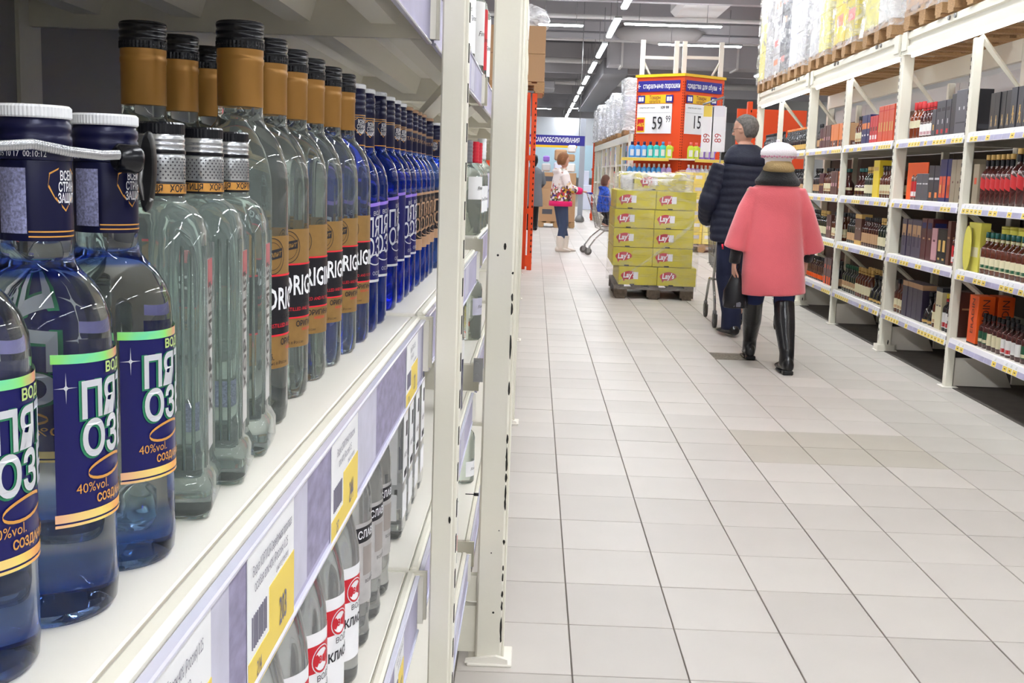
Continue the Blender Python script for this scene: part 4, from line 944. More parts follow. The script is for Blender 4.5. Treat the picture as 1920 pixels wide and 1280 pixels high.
tanl = bottle(.24, .033, 'brandy', 'black', 'tan', None, lab=(.12, .46))
cog = carton(.15, .10, .30, 'hotor', [('b', 0, 1, 0, .03, 'black')], writing=('ERADIN', .58, .062, True), wm='maroon')
smA = bottle(.205, .033, 'brandy', 'black', 'cream', None, lab=(.14, .48), foil='maroon')
smB = bottle(.205, .033, 'brandy', 'black', 'green', 'cream', lab=(.14, .48), foil='black')
smC = bottle(.205, .033, 'brandy', 'black', 'white', None, lab=(.14, .48), foil='black')
smD = bottle(.205, .033, 'brandy', 'black', 'white', 'red', lab=(.08, .48), foil='black')
beigt = carton(.12, .12, .28, 'cream', [('b', .15, .4, .55, .58, 'grey'), ('b', .6, .85, .55, .58, 'grey')], lid='dgrey')
dksq = bottle(.22, .050, 'black', 'black', 'gold', None, shape='flat', lab=(.06, .14))
dkv = carton(.11, .11, .26, 'vio2', [('b', 0, 1, .86, 1, 'tan')])
colb = bottle(.25, .032, 'black', 'yellow', 'white', 'red', lab=(.1, .5), foil='red')
grn = bottle(.24, .036, 'darkg', 'green', 'tan', 'cream', lab=(.14, .4))
gld = bottle(.25, .036, 'whiskey', 'gold', 'cream', None, lab=(.14, .44), foil='gold')
orst = bottle(.23, .032, 'brandy', 'black', 'hotor', None, lab=(.08, .26))
redbk = carton(.10, .10, .25, 'maroon', [('b', .2, .8, .0, .3, 'hotor'), ('b', .3, .7, .6, .75, 'redor')])

blko = (blko[0], .088, blko[2])
q1, q2, q3, q4, q5, q6 = (5.75, 7.10), (7.17, 8.60), (8.79, 10.20), (10.28, 11.72), (11.90, 13.30), (13.38, 14.80)
wh = lambda si, k: '%s, %s rack section' % (SHN[si], ['nearest', 'second', 'third', 'fourth', 'fifth', 'sixth'][k])
run(0, wh(0, 0), *q1, [(jwb, bk, 'tall black box with golden striding figure', 'gift box', 5, 1), (jws, bk, 'dark grey box with golden striding figure', 'gift box', 4, 1), (jwd, bk, 'small black box with small figure', 'gift box', 4, 1)])
run(0, wh(0, 1), *q2, [(blk, bk, 'plain black box', 'gift box', 2, 1), (biggrey, bk, 'wide grey gift box', 'gift box', 1, 1), (blk, bk, 'plain black box', 'gift box', 1, 1), (redfoot, bk, 'dark grey box with red print', 'gift box', 3, 1), (gb_small, bk, 'low grey box with gold print', 'gift box', 1, 1), (pinkb, bo, 'red-capped bottle with pink label', 'bottle', 4, 1), (amb, bo, 'round amber bottle with red cap', 'bottle', 3, 1)])
run(0, wh(0, 2), *q3, [(redor, bk, 'slim orange-red box', 'gift box', 8, 1), (redbx, bk, 'red box with white print', 'gift box', 3, 1), (navybx, bk, 'blue box with orange picture', 'gift box', 3, 1), (dkw, bo, 'amber bottle with cream label', 'bottle', 3, 1)])
run(0, wh(0, 3), *q4, [(tanbx, bk, 'tan and brown box', 'gift box', 2, 1), (orbx, bk, 'orange box with brown foot', 'gift box', 5, 1), (brbx, bk, 'brown box', 'gift box', 3, 1), (mrbx, bk, 'maroon box', 'gift box', 2, 1), (dkb, bo, 'dark bottle', 'bottle', 2, 1)])
run(0, wh(0, 4), *q5, [(blko, bo, 'black bottle with orange cap', 'bottle', 15, 1)])
run(0, wh(0, 5), *q6, [(dkb, bo, 'dark bottle', 'bottle', 17, 1)])
run(1, wh(1, 0), *q1, [(jwr2, bo, 'large red-labelled bottle with gold cap', 'bottle', 9, 1), (jwr, bo, 'red-labelled bottle with gold cap', 'bottle', 6, 1), (beig2, bk, 'beige box with orange picture', 'gift box', 1, 1)], d=.03)
run(1, wh(1, 1), *q2, [(beig, bk, 'tall plain beige box', 'gift box', 4, 1), (dblue, bk, 'slim dark box with orange print', 'gift box', 3, 1), (dg2, bk, 'dark grey box with orange corner', 'gift box', 2, 1), (dg3, bk, 'low grey box with silver line', 'gift box', 2, 1), (fancy, bo, 'brown bottle with red label', 'bottle', 2, 1)])
run(1, wh(1, 2), *q3, [(dkw, bo, 'amber bottle with cream label', 'bottle', 6, 2), (yel, bk, 'tall bright yellow box', 'gift box', 1, 1), (dkg, bo, 'dark bottle with gold cap', 'bottle', 4, 1), (decan, bo, 'wide dark decanter', 'bottle', 3, 1)])
run(1, wh(1, 3), *q4, [(decan, bo, 'wide dark decanter', 'bottle', 2, 1), (orbx, bk, 'orange box with brown foot', 'gift box', 1, 1), (brbx, bk, 'brown box', 'gift box', 3, 1), (dkw, bo, 'amber bottle with cream label', 'bottle', 4, 2), (mrbx, bk, 'maroon box', 'gift box', 2, 1), (dkb, bo, 'dark bottle', 'bottle', 4, 1)])
run(1, wh(1, 4), *q5, [(dkb, bo, 'dark bottle', 'bottle', 16, 1)])
run(2, wh(2, 0), *q1, [(grb, bo, 'green-banded bottle with teal cap', 'bottle', 15, 1), (yel2, bk, 'flat lemon-yellow box', 'gift box', 1, 1)], d=.03)
run(2, wh(2, 1), *q2, [(tallbr, bk, 'slim brown box', 'gift box', 2, 1), (fancy, bo, 'brown bottle with red label', 'bottle', 2, 1), (tallbr, bk, 'slim brown box', 'gift box', 1, 1), (blkov, bk, 'black box with gold oval', 'gift box', 2, 1), (pnk, bk, 'pink box', 'gift box', 1, 1), (maro, bk, 'maroon box with navy patch', 'gift box', 2, 1), (viob, bk, 'violet box with tan top', 'gift box', 4, 1)])
run(2, wh(2, 2), *q3, [(dkw, bo, 'amber bottle with cream label', 'bottle', 2, 1), (dkg, bo, 'dark bottle with gold cap', 'bottle', 3, 1), (tanl, bo, 'dark bottle with tan label', 'bottle', 7, 2), (goldtop, bk, 'brown box with gold ends', 'gift box', 2, 1), (dkb, bo, 'dark bottle', 'bottle', 4, 1)])
run(2, wh(2, 3), *q4, [(dkw, bo, 'amber bottle with cream label', 'bottle', 6, 2), (brbx, bk, 'brown box', 'gift box', 2, 1), (dkg, bo, 'dark bottle with gold cap', 'bottle', 5, 1), (dkb, bo, 'dark bottle', 'bottle', 4, 1)])
run(2, wh(2, 4), *q5, [(dkb, bo, 'dark bottle', 'bottle', 16, 1)])
run(3, wh(3, 0), *q1, [(smC, bo, 'small bottle with white label', 'bottle', 4, 2), (smB, bo, 'small bottle with green label', 'bottle', 2, 2), (smC, bo, 'small bottle with white label', 'bottle', 2, 2), (smD, bo, 'small bottle with red and white label', 'bottle', 2, 1), (smA, bo, 'small bottle with cream label', 'bottle', 3, 2), (smB, bo, 'small bottle with green label', 'bottle', 2, 1), (cog, bk, 'bright orange box with dark vertical lettering', 'gift box', 1, 2)], d=.03)
run(3, wh(3, 1), *q2, [(tallbr, bk, 'slim brown box', 'gift box', 2, 1), (colb, bo, 'black bottle with yellow cap', 'bottle', 3, 1), (beigt, bk, 'tall cream box with dark lid', 'gift box', 1, 1), (dkw, bo, 'amber bottle with cream label', 'bottle', 1, 1), (dksq, bo, 'squat black bottle', 'bottle', 2, 1), (dkv, bk, 'dark violet box with tan top', 'gift box', 4, 1), (dkw, bo, 'amber bottle with cream label', 'bottle', 3, 1)])
run(3, wh(3, 2), *q3, [(dkb, bo, 'dark bottle', 'bottle', 1, 1), (dksq, bo, 'squat black bottle', 'bottle', 4, 1), (gld, bo, 'bottle with gold neck and cream label', 'bottle', 6, 2), (grn, bo, 'green bottle with tan label', 'bottle', 6, 1)])
run(3, wh(3, 3), *q4, [(dkb, bo, 'dark bottle', 'bottle', 4, 1), (redbk, bk, 'maroon box with orange foot', 'gift box', 3, 1), (orst, bo, 'dark bottle with orange strip', 'bottle', 12, 1)])
# labels: count them from the near end
tot = {}
for t, desc, where, n_ in placed: tot[(desc, where)] = n_
for t, desc, where, n_ in placed:
    t['label'] = ('%s, %s' % (desc, where)) if tot[(desc, where)] == 1 else '%s, %s nearest, %s' % (desc, ORD[n_-1], where)
t = thing('advert_board', 'orange display sheet standing behind a brown bottle, second shelf', 'sign', RP(.06, 8.22, SH[1]), RANG)
MB().box(.0, .004, -.17, .30, 0, .27).box(.0, .12, .296, .30, 0, .25).build('sheet', cm('hotor'), t)
t = thing('advert_board', 'lemon-yellow oval display board at the slim post, third shelf', 'sign', RP(.01, 7.03, SH[2]), RANG)
pl = [(.13*math.cos(2*PI*i/20)*.5, .14+.14*math.sin(2*PI*i/20)) for i in range(20)]
MB().prism(pl, .0, .004, 'x').build('board', cm('lime'), t)
for k in range(8):
    t = thing('gift_tube', 'lemon-yellow gift tube behind green-banded bottles, %s nearest, third shelf' % ORD[k], 'gift tube', RP(.16, 5.9+k*.125, SH[2]), RANG, 'yellow tubes on the third shelf')
    for nm, me, sub in yt[0]: inst(me, nm, t)
# the few things seen between the two near posts of the left rack
def slit(kind, x, y, z, name, label, cat, rz=PI):
    t = thing(name, label, cat, (x, y, z), rz)
    for nm, me, sub in kind[0]: inst(me, nm, t)
big = bottle(.30, .046, 'silver', 'silver', 'white', None)
def clearb(h, r, capm, label=True, lm='labwhite', neck=.28, lz=(.38, .62)):
    P = [('body', MB().lathe([(r*.85, 0), (r, .006), (r, h*.60), (r*.9, h*.66), (r*.5, h*.72), (r*.36, h*.76), (r*.36, h*.93)], 28).mesh('body', G_green), []), ('cap', MB().lathe(cap_prof(r*.42, h*.24, 6), 18, (0, 0, h*.76)).mesh('cap', capm), [])]
    if label:
        mb = MB(); patch(mb, r*1.01, R(-75), R(75), h*lz[0], h*lz[1], 14); P.append(('label', mb.mesh('label', M[lm]), []))
        mb = MB(); text_cyl(mb, 'Finest', h*.055, r*1.02, R(-20), h*(lz[0]+lz[1])/2, slope=.1, shear=.3); P.append(('lettering', mb.mesh('lettering', M['ink']), []))
    return (P, 2*r, 2*r)
M['capgrey'] = mat('cap_grey', rgb(120, 120, 128), .4); M['capred'] = mat('cap_red', rgb(206, 24, 50), .4)
slit(clearb(.245, .045, M['capgrey']), -.184, 2.97, 1.10, 'vodka_bottle', 'large clear bottle with grey cap and white label between the two near posts', 'bottle', 0)
slit(clearb(.25, .032, M['capred'], lm='labwhite', lz=(.2, .5)), -.176, 3.25, 1.10, 'vodka_bottle', 'clear bottle with bright red cap beside the large grey-capped one', 'bottle', 0)
slit(clearb(.25, .032, M['capred'], lm='labwhite', lz=(.2, .5)), -.172, 3.36, 1.10, 'vodka_bottle', 'red-capped clear bottle just behind the other, between the near posts', 'bottle', 0)
slit(clearb(.27, .034, M['capwhite'], lm='lav3', lz=(.2, .6)), -.172, 3.60, 1.10, 'vodka_bottle', 'pale blue-white bottle seen against the far near-post', 'bottle', 0)
for k, (X, Y, m_) in enumerate(((-.185, 2.30, 'goldink'), (-.185, 2.48, 'labwhite'), (-.185, 2.64, 'labwhite'), (-.178, 2.92, 'labwhite'), (-.176, 3.05, 'labred'), (-.176, 3.25, 'labwhite'))):
    slit(clearb(.31, .036, M['capblack'], lm=m_, lz=(.1, .6)), X, Y, 1.5, 'vodka_bottle', 'clear bottle with %s on the high shelf between the posts, %s from the camera' % ('golden label' if k == 0 else 'pale label', ORD[k]), 'bottle', 0)
slit(carton(.07, .07, .22, 'black', [('b', .1, .5, .1, .75, 'navy')]), -.185, 3.02, .775, 'gift_box', 'black box with blue print between the posts at knee height', 'gift box', PI)
for k, (X, Y) in enumerate(((-.235, 2.93), (-.205, 2.95))):
    slit(clearb(.25, .03, M['capblack'], False), X, Y, .775, 'vodka_bottle', 'plain clear bottle between the posts beside the black box, %s' % ('left one' if k == 0 else 'right one'), 'bottle', 0)
slit(clearb(.25, .034, M['capblack'], True, 'lav3', lz=(.3, .5)), -.178, 3.28, .775, 'vodka_bottle', 'clear bottle with pale label beyond the black box, beside the post', 'bottle', 0)
slit(bottle(.22, .03, 'navy', 'navy', 'white', None, lab=(.55, .75)), -.178, 2.52, .721, 'spirit_bottle', 'dark blue bottle with white label beside the grey joining plate', 'bottle', PI)
slit(bottle(.27, .03, 'silver', 'black', 'white', 'red', lab=(.12, .6)), -.190, 2.66, .30, 'spirit_bottle', 'grey bottle with red and white label on the low shelf by the post', 'bottle', PI)
slit(clearb(.24, .033, M['capblack'], True, 'labwhite', lz=(.1, .3)), -.192, 3.42, .30, 'vodka_bottle', 'clear bottle with black neck low beyond the near post', 'bottle', 0)
tag(MB().tube([(-.140, 2.6, .50), (-.118, 2.6, .50)], .0012, 6).tube([(-.120, 2.6, .50), (-.108, 2.6, .50)], .004, 8).build('rail_pin', M['black']), 'small black headed pin sticking out of the low price rail between the posts', 'pin')
# ================================================================ pallets, stands, signs further along the aisle
def film(name, col=(1, 1, 1, 1), a=.35, bs=9):
    if name in _mats: return _mats[name]
    m = mat(name, col, rough=.12, bump=.9, bscale=bs); nt = m.node_tree; b = nt.nodes['Principled BSDF']; b.inputs['Specular IOR Level'].default_value = .9
    tr = nt.nodes.new('ShaderNodeBsdfTransparent'); mx = nt.nodes.new('ShaderNodeMixShader'); out = nt.nodes['Material Output']
    n = nt.nodes.new('ShaderNodeTexNoise'); n.inputs['Scale'].default_value = bs*.8; n.inputs['Detail'].default_value = 6; n.inputs['Distortion'].default_value = 1.5
    tc = nt.nodes.new('ShaderNodeTexCoord'); mp = nt.nodes.new('ShaderNodeMapping'); mp.inputs['Scale'].default_value = (1, 1, 2.5); mp.inputs['Rotation'].default_value = (.5, .4, 0)
    mr = nt.nodes.new('ShaderNodeMapRange'); mr.inputs[1].default_value = .40; mr.inputs[2].default_value = .75; mr.inputs[3].default_value = a*.45; mr.inputs[4].default_value = min(1, a*2.0)
    nt.links.new(tc.outputs['Object'], mp.inputs[0]); nt.links.new(mp.outputs[0], n.inputs['Vector']); nt.links.new(n.outputs[0], mr.inputs[0]); nt.links.new(mr.outputs[0], mx.inputs[0])
    nt.links.new(tr.outputs[0], mx.inputs[1]); nt.links.new(b.outputs[0], mx.inputs[2]); nt.links.new(mx.outputs[0], out.inputs[0]); return m
M['film'] = film('stretch_film', (.93, .93, .95, 1), .33)
M['filmm'] = film('rack_film', (.95, .95, .96, 1), .30, 5)
M['filmw'] = film('thick_film', (.93, .93, .95, 1), .62, 7)
def shell(x0, x1, y0, y1, z0, z1, amp=.02, step=.08, seed=0, top=True):
    """a wrinkled wrap around a load"""
    r_ = random.Random(seed); mb = MB()
    def side(A, B):
        L = (Vector(B)-Vector(A)).length; n = max(2, int(L/step)); m_ = max(2, int((z1-z0)/step))
        return n, m_
    ring = []
    cs = [(x0, y0), (x1, y0), (x1, y1), (x0, y1)]
    for k in range(4):
        a, b = cs[k], cs[(k+1) % 4]; n = max(2, int(math.dist(a, b)/step))
        for i in range(n): ring.append((a[0]+(b[0]-a[0])*i/n, a[1]+(b[1]-a[1])*i/n))
    m_ = max(2, int((z1-z0)/step)); cx, cy = (x0+x1)/2, (y0+y1)/2
    rings = []
    for j in range(m_+1):
        z = z0+(z1-z0)*j/m_
        rg = []
        for (x, y) in ring:
            e = r_.uniform(0, amp); dx = math.copysign(1, x-cx) if abs(abs(x-cx)-(x1-x0)/2) < 1e-6 else 0; dy = math.copysign(1, y-cy) if abs(abs(y-cy)-(y1-y0)/2) < 1e-6 else 0
            rg.append((x+dx*(e+.004), y+dy*(e+.004), z+r_.uniform(-.3, .3)*step*(0 < j < m_)))
        rings.append(rg)
    if top:
        rings.append([(cx+(x-cx)*.9, cy+(y-cy)*.9, z1+r_.uniform(.005, .03)) for x, y in ring]); rings.append([(cx+(x-cx)*.3, cy+(y-cy)*.3, z1+r_.uniform(.0, .03)) for x, y in ring])
    mb.loft(rings, caps=False); return mb
def wood_pallet(t, w, d, m, z0=0):
    """local: x -w/2..w/2 wide face, y 0..d"""
    for k in range(5):
        x = -w/2+.05+k*(w-.1)/4
        MB().box(x-.05, x+.05, 0, d, z0+.122, z0+.144).build('deck_board', m, t)
    for y in (.05, d/2, d-.05):
        MB().box(-w/2, w/2, y-.05, y+.05, z0+.100, z0+.122).build('stringer_board', m, t)
        for x in (-w/2+.07, 0, w/2-.07): MB().box(x-.07, x+.07, y-.05, y+.05, z0+.022, z0+.100).build('block', m, t)
    for x in (-w/2+.07, 0, w/2-.07): MB().box(x-.05, x+.05, 0, d, z0, z0+.022).build('base_board', m, t)
def loaded_pallet(label, x, y, z, w, d, rows, colors, rz=0, wrap='filmw', seed=0, amp=.025, cat='pallet', wood='wood', prints=None, bw=.4, group=None, name='loaded_pallet', shorten=0):
    t = thing(name, label, cat, (x, y, z), rz, group)
    wood_pallet(t, w, d, M[wood])
    r_ = random.Random(seed); zz = .146
    for j, hgt in enumerate(rows):
        n = max(1, round(w/bw)); nd = max(1, round(d/bw)); ww = w/n; dd = d/nd
        for i in range(n):
            for k in range(nd):
                if 0 < i < n-1 and 0 < k < nd-1: continue
                c = colors[(i+j*2+k) % len(colors)]
                b = MB().box(-w/2+i*ww+.004, -w/2+(i+1)*ww-.004, k*dd+.004, (k+1)*dd-.004, zz+.001, zz+hgt-.002, .004)
                o = b.build('carton', cm(c, .6, 'load'), t)
                if prints and (k == 0 or i == 0):
                    p = MB(); X0 = -w/2+i*ww; 
                    if k == 0: p.box(X0+ww*.2, X0+ww*.75, .0028, .0040, zz+hgt*.45, zz+hgt*.75)
                    if i == 0: p.box(-w/2+.0028, -w/2+.0040, k*dd+dd*.2, k*dd+dd*.7, zz+hgt*.4, zz+hgt*.7)
                    p.build('printed_panel', cm(prints[(i+j) % len(prints)]), o)
        zz += hgt
    if wrap: shell(-w/2, w/2, 0, d, .09, zz+.01, amp, .09, seed).build('stretch_film', M[wrap], t)
    return t
C.update(crisp=(206, 190, 40), crispd=(168, 150, 36), paleyel=(240, 224, 130), palegrey=(200, 198, 200), kraft=(186, 146, 108), lemon=(226, 218, 120), duskred=(150, 60, 60), sky=(80, 160, 225), aqua=(60, 200, 190), limeg=(205, 220, 60), purple=(150, 110, 205), lilac=(190, 170, 225), icy=(225, 228, 245), coral=(240, 110, 100))
# --- pallets stored on top of the right rack
ps = [(6.15, [.3]*4, ['kraft', 'tan'], 'kraft boxes'), (7.25, [.33]*4, ['lemon', 'yellow'], 'yellow goods'), (8.20, [.30]*4, ['kraft', 'kraft'], 'brown boxes'), (9.35, [.36]*4, ['lemon', 'white'], 'yellow and white goods'), (10.42, [.34]*4, ['yellow', 'crisp'], 'bright yellow boxes'), (11.45, [.36]*4, ['palegrey', 'lemon'], 'white and yellow goods'), (12.5, [.32]*4, ['icy', 'palegrey'], 'white goods'), (13.5, [.22]*7, ['palegrey', 'grey'], 'grey cartons'), (14.45, [.34]*4, ['lemon', 'palegrey'], 'pale goods')]
for i, (Y, rows, cols, nm) in enumerate(ps):
    X, y, _ = RP(.0, Y)
    t = loaded_pallet('wrapped pallet of %s on top of the right rack, %s nearest' % (nm, ORD[i]), X-.03, Y, 2.402, .84, 1.05, rows, cols, -PI/2+RANG, wrap='filmm', seed=i+3, prints=['orange', 'coral', 'grey'] if i in (7, 4, 1) else None, group='wrapped pallets on the right rack')
# --- pallet of yellow crisp cartons standing in the aisle
A = at_z(1153, 556); B = at_z(1298, 567)
px, py = (A.x+B.x)/2, (A.y+B.y)/2; prz = -.02
t = thing('crisp_pallet', 'yellow crisp cartons stacked and film-wrapped on a dark pallet in mid aisle', 'pallet', (px, py, 0), prz)
wood_pallet(t, .84, 1.2, M['woodd'])
lh = .198; M['crispred'] = mat('logo_red', rgb(190, 40, 60), .4)
lays_logo = None
def crisp_box(x0, x1, y0, y1, z0, z1, k, t):
    o = MB().box(x0+.002, x1-.002, y0+.002, y1-.002, z0+.002, z1-.002, .004).build('carton', mat('crisp_carton', rgb(206, 192, 44), .5, noise=.05, nscale=6), t)
    if y0 > .03: return
    w = x1-x0; cx = x0+w*.28; cz = (z0+z1)/2+.005; Yf = y0+.0015
    lg = MB(); pts = [(cx+.080*math.cos(a)*(1+.1*math.cos(2*a)), cz+.046*math.sin(a)+.05*(math.cos(a))*.08) for a in [2*PI*i/18 for i in range(18)]]
    lg.prism(pts, Yf-.0008, Yf, 'y'); lg.prism([(cx-.078, cz-.015), (cx-.04, cz-.040), (cx-.055, cz-.068)], Yf-.0008, Yf, 'y'); l = lg.build('logo', M['crispred'], o)
    x = MB(); text_plane(x, "Lay's", .078, (cx, Yf-.0014, cz), (1, .0, .05), (0, 0, 1), sx=.85, bold=.03, shear=.1); x.build('lettering', M['whiteink'], o)
    x = MB(); text_plane(x, 'чипсы картофельные', .016, (x0+w*.66, Yf-.001, cz+.012), (1, 0, 0), (0, 0, 1)); text_plane(x, 'натуральный вкус 24 шт', .013, (x0+w*.66, Yf-.001, cz-.008), (1, 0, 0), (0, 0, 1)); x.build('lettering', cm('crispd'), o)
    if k % 2 == 0 or k > 2:
        x = MB().box(cx+.045, cx+.095, Yf-.002, Yf-.001, cz-.04, cz+.035); x.build('shipping_label', M['paper'], o)
    MB().box(x0+w*.30, x0+w*.42, Yf-.001, Yf, z0+.002, z0+.014).build('hand_hole', M['hole'], o)
zz = .146
for j in range(5):
    off = (.03 if j == 0 else (-.03 if j < 4 else -.02)); ww = .82 if j == 0 else .84
    for i in range(2):
        for k in range(3): crisp_box(-ww/2+off+i*ww/2, -ww/2+off+(i+1)*ww/2, k*.39, (k+1)*.39, zz, zz+lh, j+i, t)
    zz += lh+.002
for i in range(1): crisp_box(-.26, .28, .02, .40, zz, zz+.175, 3, t)
MB().box(-.38, -.27, .04, .4, zz, zz+.15, .01).build('carton', cm('palegrey'), t)
MB().box(-.36, .33, .42, 1.15, zz, zz+.17, .01).build('carton', mat('crisp_carton', (0, 0, 0, 1)), t)
M['filmthin'] = film('thin_film', (.95, .95, .96, 1), .13, 6)
shell(-.45, .44, -.006, 1.18, .10, zz, .012, .10, 5, top=False).build('stretch_film', M['filmthin'], t)
shell(-.40, .35, .0, 1.17, zz-.01, zz+.165, .02, .11, 8).build('stretch_film', M['filmm'], t)
# a twisted rope of film pulled across the front
fm = MB().tube([(-.38, -.02, .17), (-.2, -.025, .33), (.05, -.028, .52), (.28, -.028, .72), (.44, -.02, .90)], [.007, .012, .016, .02, .012], 6); fm.build('film_twist', M['filmthin'], t)
# --- yellow paper goods pallet behind the couple
t = loaded_pallet('pallet of yellow-wrapped paper goods before the orange stand', 3.0, 20.02, 0, .86, .75, [.21]*6, ['paleyel', 'yellow'], 0, wrap='filmthin', seed=9, prints=['white', 'palegrey'], bw=.22)
# --- orange stand: two perforated panels meeting at a corner
OY = 22.0
t = thing('orange_stand', 'orange end-of-aisle shelving stand with blue banners and price boards', 'shelving', (2.72, 21.2, 0))
def wing(sx, L, rot):
    e = D.objects.new('wing', None); 
    return None
TL = at_y(1195, 145, OY); TR = at_y(1358, 148, OY); CT = Vector((2.70, 21.3, 0))
def panel_frame(P, Q):
    d = (Q-P); d.z = 0; L = d.length; d.normalize(); n = Vector((d.y, -d.x, 0)); return d, n, L
M['bluesign'] = mat('blue_sign', rgb(42, 38, 140), .5); M['yelsign'] = mat('yellow_sign', rgb(245, 196, 30), .5)
P0, P1, P2 = Vector((TL.x, OY, 0)), CT, Vector((TR.x, OY-.05, 0))
org = t.location
def quadbox(P, d, n, u0, u1, v0, v1, o0, o1):
    a = [P+d*u0+n*o0, P+d*u1+n*o0, P+d*u1+n*o1, P+d*u0+n*o1]
    return [tuple(p-org+Vector((0, 0, v0))) for p in a]+[tuple(p-org+Vector((0, 0, v1))) for p in a], [(0, 3, 2, 1), (4, 5, 6, 7), (0, 1, 5, 4), (1, 2, 6, 5), (2, 3, 7, 6), (3, 0, 4, 7)]
def qb(name, m, P, d, n, parent, *boxes):
    mb = MB()
    for b in boxes: mb.add(*quadbox(P, d, n, *b))
    return mb.build(name, m, parent)
M['plast_or'] = mat('orange_panel', rgb(232, 78, 26), .5)
for wi, (P, Q) in enumerate(((P0, P1), (P1, P2))):
    d, n, L = panel_frame(P, Q)
    zt = 3.17
    pn = qb('back_panel', M['plast_or'], P, d, n, t, (0, L, .05, zt, -.04, 0))
    for k in range(30):
        pass
    sl = MB()
    for u in (.02, L-.02):
        for k in range(60): sl.add(*quadbox(P, d, n, u-.006, u+.006, .1+k*.05, .125+k*.05, 0, .002))
    o = sl.build('slot', M['hole'], pn); o['kind'] = 'stuff'
    qb('top_trim', M['yelsign'], P, d, n, t, (-.02, L+.02, zt, zt+.05, -.03, .03))
    bn = qb('banner', M['bluesign'], P, d, n, t, (.05, L-.08, 2.90, 3.10, .005, .02))
    words = ('←  стиральные порошки', 'средства для обуви  →')[wi]
    tm = MB(); q = P+d*(L/2-.015)+n*.023-org; text_plane(tm, words, .135, (q.x, q.y, 3.0), d, (0, 0, 1), bold=.012, sx=.60); tm.build('lettering', M['whiteink'], bn)
    yb = qb('yellow_header', M['yelsign'], P, d, n, t, (.12, .80 if wi == 0 else .76, 2.68, 2.84, .005, .02))
    tm = MB(); q = P+d*.45+n*.022-org; text_plane(tm, 'Товары', .095, (q.x, q.y, 2.785), d, (0, 0, 1), bold=.03, sx=.75); text_plane(tm, 'каталога', .075, (q.x, q.y, 2.715), d, (0, 0, 1), bold=.02, sx=.8); tm.build('lettering', mat('brown_ink', rgb(150, 90, 50), .6), yb)
    for u in (.06, .70):
        hb = qb('header_badge', M['bluesign'], P, d, n, yb, (u, u+.16, 2.69, 2.83, .02, .03)); qb('badge_print', M['whiteink'], P, d, n, yb, (u+.025, u+.075, 2.72, 2.80, .03, .032), (u+.085, u+.135, 2.72, 2.80, .03, .032))
    pb = qb('price_board', M['labwhite'], P, d, n, t, (.05, .84 if wi == 0 else .80, 2.12, 2.67, .005, .02))
    tm = MB()
    if wi == 0:
        q = P+d*.56+n*.023-org; text_plane(tm, '59', .34, (q.x-.03, q.y, 2.30), d, (0, 0, 1), bold=.005, sx=.72); q = P+d*.77+n*.023-org; text_plane(tm, '99', .18, (q.x, q.y, 2.38), d, (0, 0, 1), sx=.62)
        q = P+d*.68+n*.023-org; text_plane(tm, '109 99', .07, (q.x, q.y, 2.60), d, (0, 0, 1), bold=.03)
        rd = qb('discount_field', M['yelsign'], P, d, n, pb, (.055, .24, 2.14, 2.42, .02, .022)); qb('discount_patch', M['labred'], P, d, n, pb, (.07, .22, 2.17, 2.39, .022, .024))
        t2 = MB(); q = P+d*.145+n*.026-org; text_plane(t2, '-46%', .10, (q.x, q.y, 2.28), d, (0, 0, .0+1), bold=.03, sx=.75); t2.build('lettering', M['yelsign'], pb)
    else:
        q = P+d*.36+n*.023-org; text_plane(tm, '15', .34, (q.x, q.y, 2.33), d, (0, 0, 1), bold=.005, sx=.72); q = P+d*.58+n*.023-org; text_plane(tm, '99', .18, (q.x, q.y, 2.41), d, (0, 0, 1), sx=.62)
    q = P+d*.28+n*.023-org; text_plane(tm, 'средство для стирки', .035, (q.x, q.y, 2.60), d, (0, 0, 1)); tm.add(*quadbox(P, d, n, .06, .82 if wi == 0 else .78, 2.505, 2.508, .02, .022))
    tm.build('lettering', M['ink'], pb)
    for zs in (1.66, 1.25, .70):
        sb = qb('shelf_board', M['cream'], P, d, n, t, (.0, L, zs-.03, zs, .0, .38)); qb('price_strip', M['yell'], P, d, n, sb, (.0, L, zs-.06, zs-.005, .38, .385))
# bottles on the stand
def det(col, col2, h, r):
    key = ('d', col, col2, h, r)
    if key in _box: return _box[key]
    P = [('body', MB().lathe([(r*.9, 0), (r, .01), (r, h*.62), (r*.8, h*.74), (r*.42, h*.80)], 12, sy=.6).mesh('body', cm(col, .3, 'plastic')), []), ('cap', MB().lathe([(r*.42, h*.80), (r*.42, h)], 10).mesh('cap', cm(col2, .3, 'plastic')), []),
         ('label', MB().box(-r*.55, r*.55, -r*.62, -r*.58, h*.12, h*.52).mesh('label', cm('white', .5)), []), ('handle', MB().tube([(r*.5, 0, h*.72), (r*1.1, 0, h*.68), (r*1.15, 0, h*.45), (r*.8, 0, h*.4)], .012, 6).mesh('handle', cm(col, .3, 'plastic')), [])]
    _box[key] = (P, 2*r, 2*r); return _box[key]
def along(P, Q, s, off):
    d, n, L = panel_frame(P, Q); return P+d*s+n*off
seq = ['sky', 'sky', 'sky', 'aqua', 'aqua', 'aqua', 'limeg', 'limeg', 'limeg', 'purple', 'purple', 'purple']
caps = ['navy', 'navy', 'navy', 'navy', 'navy', 'sky', 'coral', 'coral', 'coral', 'purple', 'purple', 'purple']
L1 = (P1-P0).length; L2 = (P2-P1).length
